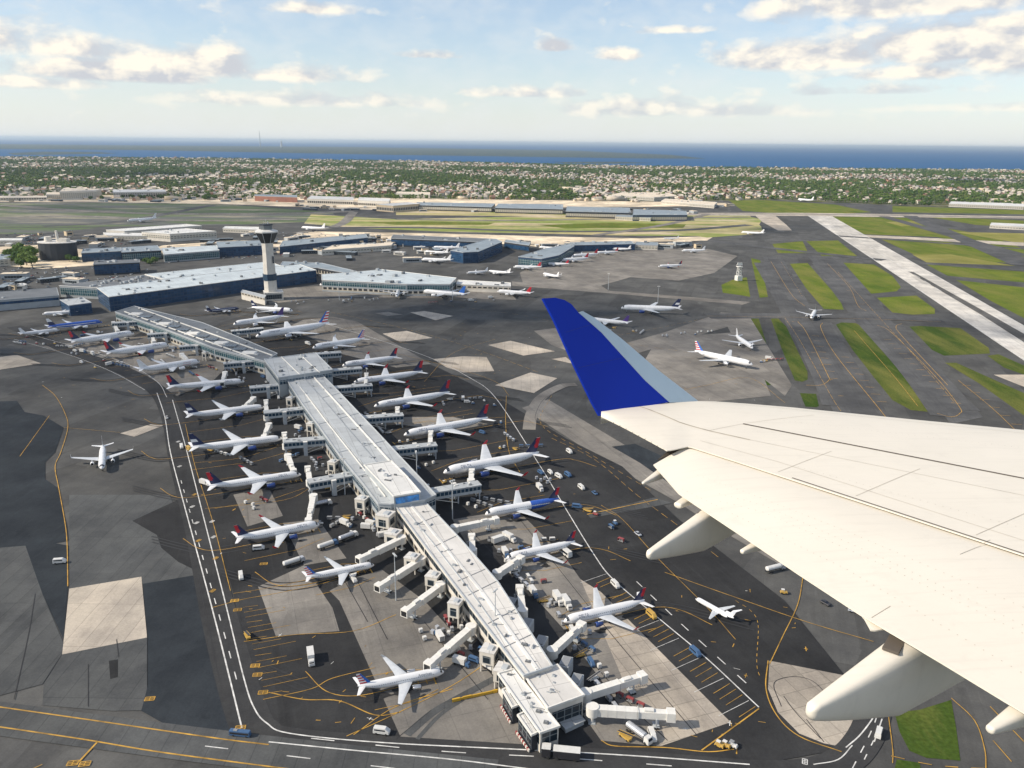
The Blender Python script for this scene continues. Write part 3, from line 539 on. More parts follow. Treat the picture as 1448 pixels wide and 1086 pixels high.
def make_aircraft(kind, liv, title=None):
    T = TYPES[kind]; L, r, sp, en = T['L'], T['r'], T['span'], T['en']; reg = kind in ('commuter',)
    zf = r*1.0+en*1.55 if not reg else r+1.1
    root = empty('airliner')
    body = navy if liv == 'darkbody' else bodyblue if liv == 'bluebody' else wht
    # fuselage: station, radius factor, centre height offset
    st = [(.5, .04, -.32), (.492, .26, -.30), (.478, .46, -.22), (.455, .68, -.13), (.425, .88, -.04), (.385, .98, 0), (.34, 1, 0), (.1, 1, 0), (-.1, 1, 0), (-.2, .99, .01), (-.28, .90, .09), (-.36, .70, .25), (-.42, .49, .38), (-.47, .28, .49), (-.5, .11, .55)]
    N = 18; ring = []
    for fx, k, dz in st:
        ring.append([(fx*L, math.cos(a)*r*k, zf+dz*r+math.sin(a)*r*k*1.04) for a in [2*math.pi*i/N for i in range(N)]])
    def fm(j, i):
        if liv == 'halfblue' and j >= 8: return 1
        if liv == 'bluebody' and (.55 < (i+.5)/N < .95): return 2
        return 0
    o = MB().loft(ring, fm).build('fuselage', [body, bodyblue, wht], root); smooth_by_angle(o, 50)
    b = MB()                                                     # windscreen
    for s in (1, -1):
        for a0, a1 in ((.05, .55), (.62, 1.1)):
            A = [math.pi/2-s*q*1.1 for q in (a0, a1)]
            P = []
            for (fx, k, dz), aa in (((.472, .50, -.20), A), ((.448, .735, -.11), A[::-1])):
                for a in aa: P.append((fx*L, math.cos(a)*r*(k+.05), zf+dz*r+math.sin(a)*r*(k+.05)*1.04))
            b.face(P if s > 0 else P[::-1])
    b.build('windscreen', scr, root)
    for s in (1, -1):                                            # cabin windows
        b = MB(); x = .37*L
        while x > -.33*L:
            x -= .95
        q = [(.37*L, s*r*1.01, zf+.16*r), (x, s*r*1.01, zf+.16*r), (x, s*r*.99, zf+.16*r+.46), (.37*L, s*r*.99, zf+.16*r+.46)]; uv = [(0, .0), (.37*L-x, .0), (.37*L-x, .46), (0, .46)]
        b.face(q[::s], 0, uv[::s]); b.build('window_row', g_cab, root)
    # wings
    for s in (1, -1):
        xr, cr, ct = .13*L if not reg else .02*L, .175*L, .045*L; half = sp/2; xt = xr-(half-r*.4)*.52
        zt = zf-r*.45+half*.085; R = []
        for f in (0, .33, .6, .85, 1):
            y = r*.4+(half-r*.4)*f; c = cr+(ct-cr)*min(1, f*1.25 if f < .34 else .42+(f-.34)*.88); R.append(section(xr+(xt-xr)*f, c, s*y, zf-r*.45+(zt-zf+r*.45)*f, .13 if f < .5 else .1))
        if s < 0: R = [q[::-1] for q in R]
        o = MB().loft(R).build('wing', wing_g if kind != 'x' else wht, root); smooth_by_angle(o, 40)
        if kind in ('jet', 'long', 'small') or liv == 'navyred':
            y0 = s*half; zz = zt; h = sp*.042
            P0 = section(xt, ct, 0, 0, .08); lo = [(p[0], y0+p[2]*s, zz) for p in P0]; hi = [(xt-ct*1.1+(p[0]-xt)*.45, y0+s*h*.28+p[2]*s*.4, zz+h) for p in P0]
            w = MB().loft([lo, hi]).build('winglet', {'navyred': tred, 'flag': silver, 'halfblue': tred}.get(liv, wht), o)
        # engine
        if not reg:
            ex, ey, ez = xr+.035*L, s*sp*.165, zf-r*.45-en*.95+sp*.165*.085
            prof = [(0, .86), (.12*en, 1.0), (.9*en, 1.06), (2.0*en, .98), (2.9*en, .78), (3.3*en, .55)]
            rg = [[(ex+en*.9-d, ey+math.cos(a)*en*k, ez+math.sin(a)*en*k) for a in [2*math.pi*i/14 for i in range(14)]] for d, k in prof]
            e = MB().loft(rg).build('engine', engblue if liv in ('navyred', 'navy', 'halfblue') else silver if liv == 'flag' else wht, root); smooth_by_angle(e, 50)
            d = MB(); d.face([(ex+en*.92, ey+math.cos(a)*en*.78, ez+math.sin(a)*en*.78) for a in [2*math.pi*i/12 for i in range(12)]]); d.build('fan', dark, e)
            MB().beam((ex-.2*en, ey, ez+en*.9), (ex-2.6*en, ey, ez+en*1.15), .3*en, .5*en).build('pylon', wing_g, root)
        else:
            rg = [[(-.25*L-d, s*(r+en*.8)+math.cos(a)*en*k, zf+r*.45+math.sin(a)*en*k) for a in [2*math.pi*i/12 for i in range(12)]] for d, k in ((0, .8), (.3, 1), (2, 1), (3.6, .6))]
            e = MB().loft(rg).build('engine', wht, root); smooth_by_angle(e, 50)
            d = MB(); d.face([(-.25*L+.02, s*(r+en*.8)+math.cos(a)*en*.72, zf+r*.45+math.sin(a)*en*.72) for a in [2*math.pi*i/10 for i in range(10)]]); d.build('fan', dark, e)
        # tailplane
        zt_ = zf+r*.35 if not reg else zf+L*.185; hs = sp*.185; xh = -.40*L if not reg else -.455*L
        R = [section(xh-(hs*.6)*f, (.085-.05*f)*L, s*hs*f, zt_+hs*.08*f, .09) for f in (0, .5, 1)]
        if s < 0: R = [q[::-1] for q in R]
        o = MB().loft(R).build('tailplane', wing_g if liv == 'x' else wht, root); smooth_by_angle(o, 40)
    # fin
    hf = .155*L; R = []; nn = 9
    for j in range(nn+1):
        v = j/nn; xle = -.335*L-hf*.82*v; c = (.135-.085*v)*L if not reg else (.13-.05*v)*L; q = section(0, c, 0, 0, .09); z = zf+r*.55+hf*v
        R.append([(xle+p[0], p[2]*.75, z) for p in q])
    n = len(R[0])
    def lv(j, i):
        v = (j+.5)/nn; u = (i+.5)/6 if i < 6 else (n-.5-i)/6
        if liv in ('navyred', 'halfblue'): return 2 if (v > .28 and u > .80-.52*v) else 1
        if liv == 'flag': return 3 if u < .42-.1*v else (2 if j % 2 else 0)
        if liv == 'navy': return 0 if abs(v-.45) < .12 and u > .3 else 1
        if liv == 'red': return 2
        if liv == 'purple': return 4
        if liv in ('bluebody', 'darkbody'): return 1 if v < .6 else 0
        if liv == 'bluetail': return 3
        return 0
    o = MB().loft(R, lv).build('fin', [wht, navy, tred, tblue, purple], root); smooth_by_angle(o, 50)
    if liv == 'patch' or liv == 'redpatch':
        b = MB(); 
        for s in (1, -1): b.face([(x*L, s*r*1.012*math.cos(a), zf+r*1.012*1.03*math.sin(a)) for x, a in ((.33, -.25), (.2, -.25), (.2, .5), (.33, .5))])
        b.build('painted_panel', tred, root)
    if title:
        V, Pn = text_verts(title, 1.55*r/2); b = MB(); wmax = max(v[0] for v in V)
        for s in (1, -1):
            x0 = .34*L if s < 0 else .34*L-wmax
            Q = [((x0-v[0]) if s > 0 and False else (x0-wmax+v[0] if s < 0 else x0+wmax-v[0]), s*r*1.02*math.cos(.42+v[1]/r), zf+r*1.06*math.sin(.42+v[1]/r)) for v in V]
            for p in Pn: b.face([Q[k] for k in p])
        b.build('title', navy if liv != 'flag' else wing_g and mat('title_grey', (.06, .08, .12), .5), root)
    # gear
    def gear(name, x, y, top, w, rr):
        b = MB(); b.tube((x, y, rr), (x, y, top), .14)
        for q in (-1, 1): b.tube((x, y+q*w-.18, rr), (x, y+q*w+.18, rr), rr, n=12, mi=1)
        b.build(name, [silver, tyre], root)
    rr = .3+.12*r; gear('nose_gear', .40*L, 0, zf-r*.8, .3, rr*.75)
    for s in (1, -1): gear('main_gear', -.02*L, s*r*1.7, zf-r*.4, .45, rr)
    return root
def place_aircraft(nose, tail, kind, liv, label, title=None, group=None, lift=3.4, fit=True, key=None):
    a, b = at(*nose, lift).xy, at(*tail, lift).xy
    o = proto(('air', kind, liv, title), lambda: make_aircraft(kind, liv, title))
    c = (a+b)/2; d = a-b; o.location = (c.x, c.y, ZG); o.rotation_euler = (0, 0, math.atan2(d.y, d.x)); s = d.length/TYPES[kind]['L'] if fit is True else fit
    o.scale = (s, s, s); tag(o, label, 'airliner', group)
    LM.append((c.x, c.y, key or label)); return o
PA = place_aircraft
gl, gr = 'airliners nosed in along the left side of the pier', 'airliners nosed in along the right side of the pier'
PA((628, 948), (506, 973), 'jet', 'flag', 'white airliner with striped tail parked alone left of the pier tip', 'American', gl, key='the jet left of the pier tip')
PA((529, 797), (432, 817), 'small', 'flag', 'smaller white airliner with striped tail between the tan fuel truck and a white bridge', 'American', gl, key='the smaller striped tail jet')
PA((452, 742), (334, 765), 'jet', 'navyred', 'white airliner with navy and red tail, nearest of those left of the pier', 'DELTA', gl, key='the nearest navy tailed jet')
PA((426, 672), (295, 692), 'long', 'navyred', 'long white airliner with navy and red tail, second nearest left of the pier', 'DELTA', gl, key='the second navy tailed jet')
PA((400, 622), (270, 638), 'long', 'navy', 'long white airliner with plain navy tail and red carts beside the service road', None, gl, key='the plain navy tailed jet')
PA((375, 577), (264, 591), 'long', 'navy', 'white airliner with plain navy tail, parked by the bend of the service road', None, gl, key='the farther plain navy tailed jet')
PA((346, 541), (238, 551), 'long', 'navyred', 'white airliner with navy and crimson tail, left of the square pier junction', 'DELTA', gl, key='the crimson tailed jet below the junction')
PA((283, 513), (196, 527), 'jet', 'redpatch', 'white airliner with an orange red panel painted on its forward fuselage', None, gl, key='the jet with the red panel')
PA((240, 490), (150, 504), 'jet', 'navyred', 'white airliner with navy red tail parked just beyond the one with the red body panel', 'DELTA', gl, key='the jet beyond the red panel one')
PA((190, 474), (100, 488), 'jet', 'navyred', 'white airliner with dark red and navy tail next to the bright blue airliner', 'DELTA', gl, key='the jet next to the blue one')
PA((145, 457), (68, 466), 'jet', 'bluebody', 'bright blue airliner with white belly, the only blue one at the far left', None, gl, key='the bright blue jet')
PA((84, 466), (28, 473), 'small', 'white', 'small pale airliner at the far left beyond the bright blue one', None, gl, key='the small pale jet')
PA((797, 879), (911, 853), 'jet', 'navyred', 'white airliner with navy and red tail, nearest one on the right side of the pier', 'DELTA', gr, key='the nearest jet on the right side')
PA((716, 789), (813, 769), 'jet', 'navyred', 'white airliner with navy and red tail beside a white airport bus', 'DELTA', gr, key='the second jet on the right side')
PA((686, 728), (790, 710), 'jet', 'halfblue', 'white airliner with a deep blue rear fuselage and red tail', None, gr, key='the blue rumped jet')
PA((627, 672), (762, 648), 'wide', 'navyred', 'biggest white airliner right of the pier, its nose level with the raised roof block', 'DELTA', gr, key='the biggest jet on the right side')
PA((571, 618), (690, 597), 'long', 'navyred', 'white airliner with red winglets and tail, just beyond the biggest one', 'DELTA', gr, key='the red wingleted jet')
PA((529, 577), (636, 560), 'long', 'navyred', 'white airliner with red tail, third from the biggest one going away on the right side', 'DELTA', gr, key='the third jet beyond the kink')
PA((500, 543), (598, 530), 'long', 'navyred', 'white airliner with navy red tail standing below the large angular concrete slab', 'DELTA', gr, key='the jet below the angular slab')
PA((484, 519), (562, 509), 'jet', 'navyred', 'white airliner with red tail beside the wide roofed junction, on its right', 'DELTA', gr, key='the jet right of the junction')
PA((442, 494), (516, 483), 'jet', 'flag', 'white airliner with striped tail parked behind the wide roofed junction', 'American', gr, key='the striped tail jet behind the junction')
PA((362, 480), (466, 464), 'wide', 'flag', 'large white airliner with striped tail left of the open asphalt, below the control tower', 'American', gr, key='the striped jet below the tower')
PA((330, 461), (402, 451), 'jet', 'purple', 'white airliner with purple tail between the far pier and the control tower', None, gr, key='the purple tailed jet')
PA((414, 441), (356, 438), 'jet', 'navy', 'white airliner standing right at the foot of the control tower', None, gr, key='the jet at the tower foot')
PA((338, 436), (292, 441), 'small', 'darkbody', 'dark blue bodied airliner in front of the blue glass terminal wall', None, gr, key='the dark bodied jet')
PA((144, 665), (146, 630), 'jet', 'white', 'white airliner taxiing alone on the left apron, nose towards the viewer', None, fit=1., key='the lone taxiing jet on the left')
PA((984, 842), (1038, 872), 'commuter', 'white', 'small white jet with rear engines alone on the dark apron right of the pier', None, key='the small rear engined jet')
PA((1064, 518), (982, 501), 'heavy', 'flag', 'large white airliner with striped tail on the remote stand beyond the winglet', 'American', key='the remote striped jet')
PA((1069, 496), (1036, 474), 'wide', 'white', 'white slim winged airliner parked just behind the striped one on the remote stand', None, fit=.85, key='the slim winged jet')
PA((878, 438), (961, 441), 'heavy', 'navy', 'large white airliner with navy tail, side on, above the blue winglet', None, key='the large side on jet')
PA((830, 452), (889, 459), 'wide', 'purple', 'white airliner with purple tail half hidden behind the top of the blue winglet', None, key='the jet half behind the winglet')
PA((931, 377), (964, 376), 'jet', 'navyred', 'small white airliner with dark red tail alone on the pale concrete apron', None, key='the jet on the pale apron')
PA((1146, 453), (1154, 438), 'jet', 'white', 'white airliner taxiing towards the viewer between the grass strips', None, fit=1.15, key='the jet between grass strips')
far = 'far airliners at the distant terminals'
PA((1048, 329), (1080, 331), 'wide', 'white', 'tiny white airliner at the near end of the far taxiway by the runway', None, far)
PA((703, 413), (751, 417), 'jet', 'red', 'white airliner with a red tail in front of the curved concourse end', None, far, key='the red tailed far jet')
PA((560, 423), (566, 407), 'wide', 'white', 'white airliner with wide spread wings nosing away from the curved concourse', None, far, fit=1., key='the wide spread far jet')
PA((597, 414), (658, 420), 'wide', 'bluetail', 'white airliner with blue tail in front of the curved concourse glass', None, far, key='the blue tailed far jet')
PA((452, 405), (528, 403), 'wide', 'white', 'long white airliner alongside the left end of the curved concourse', None, far)
PA((726, 378), (765, 379), 'jet', 'red', 'pale blue and white airliner with red tail tip beyond the winglet top', None, far)
for n, t, l, k in [((772, 373), (804, 374), 'red', 'first'), ((794, 369), (832, 367), 'red', 'second'), ((809, 363), (845, 361), 'red', 'third'), ((843, 358), (874, 357), 'red', 'fourth')]:
    PA(n, t, 'jet', l, f'{k} red tailed white airliner counted from the left along the far angled dark terminal', None, far)
for n, t, ty, lb in [((964, 355), (997, 355), 'jet', 'white airliner alone at the back edge of the pale apron'), ((600, 357), (634, 359), 'jet', 'white airliner left of the dark far terminal arm'), ((612, 351), (650, 352), 'jet', 'white airliner tucked inside the dark far terminal court, upper'), ((596, 368), (638, 370), 'jet', 'white airliner in the dark far terminal court, lower'),
                     ((690, 384), (722, 387), 'jet', 'white airliner on the asphalt before the two far terminal arms'), ((768, 387), (790, 392), 'small', 'small white airliner taxiing past the far terminal arm'), ((762, 350), (790, 352), 'jet', 'white airliner between the two far terminal arms'), ((660, 386), (690, 384), 'jet', 'white airliner below the end of the dark terminal arm'),
                     ((180, 314), (222, 311), 'wide', 'white airliner alone on the far shaded airfield at the left'), ((426, 323), (460, 325), 'wide', 'white airliner on the sunlit ground beyond the control tower'), ((862, 352), (892, 353), 'jet', 'white airliner near the far end of the angled terminal'), ((938, 337), (960, 337), 'wide', 'tiny white airliner by the far cargo apron'), ((1128, 283), (1150, 285), 'wide', 'tiny white airliner near the far end of the runway')]:
    PA(n, t, ty, 'white', lb, None, far)
PA((60, 444), (110, 441), 'jet', 'white', 'white airliner parked against the long low terminal at the far left', None, far)

# lead-in lines with stop bars, tyre tracks and oil stains at every stand
def stand_marks():
    lead, oil = MB(), MB(); rr = random.Random(9)
    for o in [q for q in bpy.data.objects if q.name.split('.')[0] == 'airliner' and str(q.get('group', '')).startswith('airliners nosed in')]:
        a = o.rotation_euler.z; d = Vector((math.cos(a), math.sin(a))); s = Vector((-d.y, d.x)); c = o.location.xy; L = [k for k in bpy.data.objects if k.parent is o and k.name.startswith('fuselage')][0].dimensions.x*o.scale.x
        n = c+d*L*.46; e = c-d*L*.62; ribbon(lead, smooth_line([n, c, e, e-d*10+s*6, e-d*16+s*20]), .3, ZL+.012); ribbon(lead, [n-s*2.5, n+s*2.5], .5, ZL+.013)
        for k in (1, 2): ribbon(lead, [n-d*k*3-s*1.5, n-d*k*3+s*1.5], .35, ZL+.013)
        w = L*.36; Q = [n+s*w*.6, n-d*L*.35+s*w, n-d*L*.9+s*w]; ribbon(lead, [q for q in Q], .22, ZL+.011); ribbon(lead, [n-s*w*.6, n-d*L*.35-s*w, n-d*L*.9-s*w], .22, ZL+.011)
        for off in (-3.4, 3.4, 0): ribbon(oil, smooth_line([c-d*L*.05+s*off, e+s*off, e-d*12+s*(off+6), e-d*30+s*(off+26)]), .8, ZL-.03-.001*abs(off))
        for _ in range(9):
            p = c+d*rr.uniform(-.4, .5)*L+s*rr.gauss(0, 5); r0_ = rr.uniform(.8, 3.6); oil.face([(p.x+math.cos(t_)*r0_*(1+.35*math.sin(t_*3+_)), p.y+math.sin(t_)*r0_*(1+.3*math.cos(t_*2+_))*.8, ZL-.02+_*.001) for t_ in [k*.4488 for k in range(14)]])
    tag(lead.build('yellow_markings', yellow_p), kind='structure'); tag(oil.build('oil_stains', mat('oil', (.016, .016, .017), .7, var=.4, scale=.5)), kind='structure')
bpy.context.view_layer.update(); stand_marks()

# ================================================================== GROUND VEHICLES
vw = mat('vehicle_white', (.60, .60, .58), .4, var=.08, scale=1); vy = mat('vehicle_yellow', (.48, .31, .07), .45, var=.1, scale=1); vb = mat('vehicle_blue', (.05, .11, .22), .4, scale=1)
vr = mat('vehicle_red', (.26, .05, .05), .45, scale=1); vg = mat('vehicle_grey', (.24, .25, .26), .5, scale=1); vk = mat('vehicle_black', (.03, .03, .035), .4, scale=1); vs = mat('vehicle_silver', (.45, .47, .5), .3, .3, scale=1)
VC = {'white': vw, 'yellow': vy, 'blue': vb, 'red': vr, 'grey': vg, 'black': vk, 'silver': vs}
def wheels(root, xs, w, r=.38, n='wheel'):
    for x in xs:
        for s in (-1, 1): MB().tube((x, s*(w/2-.12), r), (x, s*(w/2+.12), r), r, n=10).build(n, tyre, root)
def shell(b, L, W, z0, z1, nose=.3, tail=.1, mi=0, x0=0., tw=.88):
    """body with sloped ends and tumblehome, so it never reads as a box"""
    R = []
    for z, k in ((z0, 0), (z0+(z1-z0)*.45, 0), (z1-.12, 1), (z1, 1.15)):
        w = W/2*(1-(1-tw)*k); f, t = L/2-nose*k, L/2-tail*k
        R.append([(x0+f, -w*.8, z), (x0+f-.2, -w, z), (x0-t, -w, z), (x0-t, w, z), (x0+f-.2, w, z), (x0+f, w*.8, z)])
    b.loft([q for q in R], mi)
def mk_van(c, L=5.6, h=2.4, W=2.0):
    r = empty('van'); b = MB(); shell(b, L, W, .45, h, 1.2, .15); b.build('body', VC[c], r)
    g = MB(); g.face([(L/2-.62, -W*.36, 1.5), (L/2-.62, W*.36, 1.5), (L/2-1.2, W*.36, h-.15), (L/2-1.2, -W*.36, h-.15)]); 
    g.build('windscreen', scr, r)
    for s in (1, -1): MB().face([(L/2-1.2, s*W*.49, 1.5), (-L/2+.5, s*W*.49, 1.5), (-L/2+.5, s*W*.465, h-.35), (L/2-1.5, s*W*.465, h-.35)][::s]).build('side_window', scr, r)
    wheels(r, (L*.3, -L*.3), W); return r
def mk_car(c):
    r = empty('car'); L, W = 4.6, 1.85; b = MB(); shell(b, L, W, .35, .95, .1, .1); b.build('body', VC[c], r)
    g = MB(); R = [[(1.1, -.8, .95), (-1.7, -.8, .95), (-1.7, .8, .95), (1.1, .8, .95)], [(.45, -.66, 1.45), (-1.2, -.66, 1.45), (-1.2, .66, 1.45), (.45, .66, 1.45)]]
    g.loft(R).build('cabin_glass', scr, r); MB().box((-.38, 0, 1.47), (1.5, 1.3, .05)).build('roof', VC[c], r); wheels(r, (1.4, -1.4), W, .33); return r
def mk_bus(c):
    r = empty('bus'); b = MB(); shell(b, 11.5, 2.6, .4, 3.1, .25, .05, tw=.95); b.build('body', VC[c], r)
    for s in (1, -1): MB().face([(5.2, s*1.31, 1.4), (-5.3, s*1.31, 1.4), (-5.3, s*1.27, 2.5), (5.1, s*1.27, 2.5)][::s]).build('side_window', scr, r)
    MB().face([(5.72, -1.0, 1.2), (5.72, 1.0, 1.2), (5.56, 1.0, 2.6), (5.56, -1.0, 2.6)]).build('windscreen', scr, r); MB().box((-2.5, 0, 3.25), (2.2, 1.6, .28)).build('roof_unit', vg, r); wheels(r, (3.8, -3.4), 2.6, .5); return r
def mk_truck(c, box='white', lift=0.):
    r = empty('box_truck'); b = MB(); shell(b, 2.0, 2.3, .5, 2.5, .45, .02, x0=3.4); b.build('cab', VC[c], r)
    MB().face([(4.32, -.9, 1.6), (4.32, .9, 1.6), (3.98, .9, 2.3), (3.98, -.9, 2.3)]).build('windscreen', scr, r)
    MB().box((0, 0, .8), (8.6, 1.1, .3)).build('chassis', vk, r); b = MB(); b.box((-1.0, 0, 2.35+lift), (6.0, 2.45, 2.6)); b.box((-1.0, 0, 3.68+lift), (6.1, 2.55, .08)); b.box((-4.03, 0, 2.3+lift), (.06, 2.0, 2.2), mi=1); b.build('cargo_box', [VC[box], vg], r)
    if lift: 
        b = MB()
        for s in (-1, 1): b.beam((1.5, s*.7, 1.), (-3.4, s*.7, 1.05+lift), .16, .2); b.beam((-3.4, s*.75, 1.), (1.5, s*.75, 1.05+lift), .16, .2)
        b.build('scissor_lift', vg, r)
    wheels(r, (3.2, -2.6), 2.4, .5); return r
def mk_tanker(c):
    r = empty('fuel_truck'); b = MB(); shell(b, 2.2, 2.5, .5, 2.7, .5, .02, x0=4.6); b.build('cab', VC[c], r)
    MB().face([(5.62, -.95, 1.7), (5.62, .95, 1.7), (5.25, .95, 2.5), (5.25, -.95, 2.5)]).build('windscreen', scr, r)
    R = [[(x, math.cos(a)*1.25*k, 2.05+math.sin(a)*1.05*k) for a in [2*math.pi*i/14 for i in range(14)]] for x, k in ((3.2, .7), (3.0, 1), (-4.6, 1), (-4.9, .7))]
    o = MB().loft(R).build('tank', vw if c != 'white' else vs, r); smooth_by_angle(o, 40); MB().box((0, 0, .85), (10.6, 1.1, .3)).build('chassis', vk, r); wheels(r, (4.2, -2.4, -3.8), 2.5, .5); return r
def mk_tug(c):
    r = empty('baggage_tug'); b = MB(); b.box((0, 0, .72), (3.1, 1.5, .7), taper=.94); b.box((1.0, 0, 1.15), (.9, 1.3, .25), taper=.8); b.build('body', VC[c], r)
    b = MB(); b.box((-.45, 0, 2.0), (1.4, 1.3, .08))
    for x in (-1.05, .15):
        for y in (-.6, .6): b.tube((x, y, 1.05), (x, y, 1.98), .04, n=4)
    b.build('canopy', VC['white'] if c != 'white' else vg, r); wheels(r, (.95, -.95), 1.5, .36); return r
def mk_cart(c, load='grey'):
    r = empty('baggage_cart'); b = MB(); b.box((0, 0, .55), (3.2, 1.6, .16))
    b.tube((1.6, 0, .5), (2.5, 0, .4), .05, n=4); b.build('bed', vg, r)
    b = MB(); b.box((0, 0, 2.05), (3.2, 1.65, .1), taper=.96); b.box((0, 0, 2.13), (3.0, 1.0, .08))
    for x in (-1.5, 1.5): b.box((x, 0, 1.3), (.06, 1.6, 1.5))
    b.build('canopy', VC[c], r)
    b = MB(); rr = random.Random(3)
    for k in range(7): b.box((rr.uniform(-1.2, 1.2), rr.uniform(-.4, .4), .9+.3*(k % 3)), (.7, .5, .35), rr.random()*3)
    b.build('luggage', VC[load], r); wheels(r, (1.1, -1.1), 1.5, .22); return r
def mk_loader(c):
    r = empty('belt_loader'); MB().box((0, 0, .75), (4.6, 1.7, .6), taper=.95).build('body', VC[c], r)
    MB().beam((-3.2, 0, .9), (3.6, 0, 2.9), 1.0, .22).build('conveyor', vk, r)
    b = MB(); b.beam((-3.2, .56, 1.02), (3.6, .56, 3.02), .08, .2); b.beam((-3.2, -.56, 1.02), (3.6, -.56, 3.02), .08, .2); b.build('side_rail', VC[c], r); wheels(r, (1.5, -1.5), 1.7, .36); return r
def mk_container(c):
    r = empty('cargo_container'); W = 1.5; P = [(-.75, 0.0), (.45, 0.), (.95, .45), (.95, 1.6), (-.75, 1.6)]
    b = MB(); b.loft([[(-W/2, y, z+.5) for y, z in P], [(W/2, y, z+.5) for y, z in P]]); b.build('shell', VC[c], r); b = MB(); b.box((0, 0, .4), (1.9, 1.9, .14)); b.tube((.9, 0, .35), (1.8, 0, .35), .05, n=4); b.build('dolly', vg, r); wheels(r, (.6, -.6), 1.5, .2); return r
def mk_stairs(c):
    r = empty('stair_truck'); b = MB(); shell(b, 5.4, 2., .4, 1.7, .5, .05); b.build('body', VC[c], r); b = MB()
    for k in range(11): b.box((-2.4+k*.42, 0, 1.2+k*.26), (.42, 1.4, .12))
    b.build('steps', vs, r); b = MB()
    for s in (-1, 1): b.beam((-2.6, s*.75, 2.0), (2.4, s*.75, 4.9), .06, .6)
    b.build('handrail', VC[c], r); wheels(r, (1.7, -1.7), 2., .4); return r
MAKE = {'van': (mk_van, ['white', 'white', 'silver', 'blue'], 'van'), 'car': (mk_car, ['white', 'black', 'silver', 'blue'], 'car'), 'bus': (mk_bus, ['white', 'blue'], 'bus'), 'truck': (mk_truck, ['white', 'white', 'blue'], 'truck'), 'tanker': (mk_tanker, ['white', 'silver'], 'fuel truck'),
        'tug': (mk_tug, ['white', 'yellow', 'blue', 'red'], 'tug'), 'cart': (mk_cart, ['white', 'grey', 'blue', 'red', 'silver'], 'cart'), 'loader': (mk_loader, ['white', 'yellow', 'grey'], 'loader'), 'container': (mk_container, ['silver', 'white', 'silver'], 'container'), 'stairs': (mk_stairs, ['white', 'blue'], 'stair truck')}
WORD = {'van': 'van', 'car': 'car', 'bus': 'airport bus', 'truck': 'box truck', 'tanker': 'fuel truck', 'tug': 'baggage tug', 'cart': 'baggage cart', 'loader': 'belt loader', 'container': 'cargo container', 'stairs': 'stair truck'}
SPOT = []                                    # (object, colour, kind, x, y) to be labelled at the end
def gse(kind, c, x, y, a, label=None, s=1.):
    f, cols, cat = MAKE[kind]; o = proto(('gse', kind, c), lambda: f(c)); o.location = (x, y, ZG); o.rotation_euler = (0, 0, a); s = s if label else s*.86; o.scale = (s, s, s)
    tag(o, label, cat)
    if label is None: SPOT.append((o, c, kind, x, y))
    elif 'group' in o: del o['group']
    return o
def gpx(kind, c, px, py, px2, py2, label, s=1.): 
    p, q = at(px, py).xy, at(px2, py2).xy; d = q-p; return gse(kind, c, p.x, p.y, math.atan2(d.y, d.x), label, s)
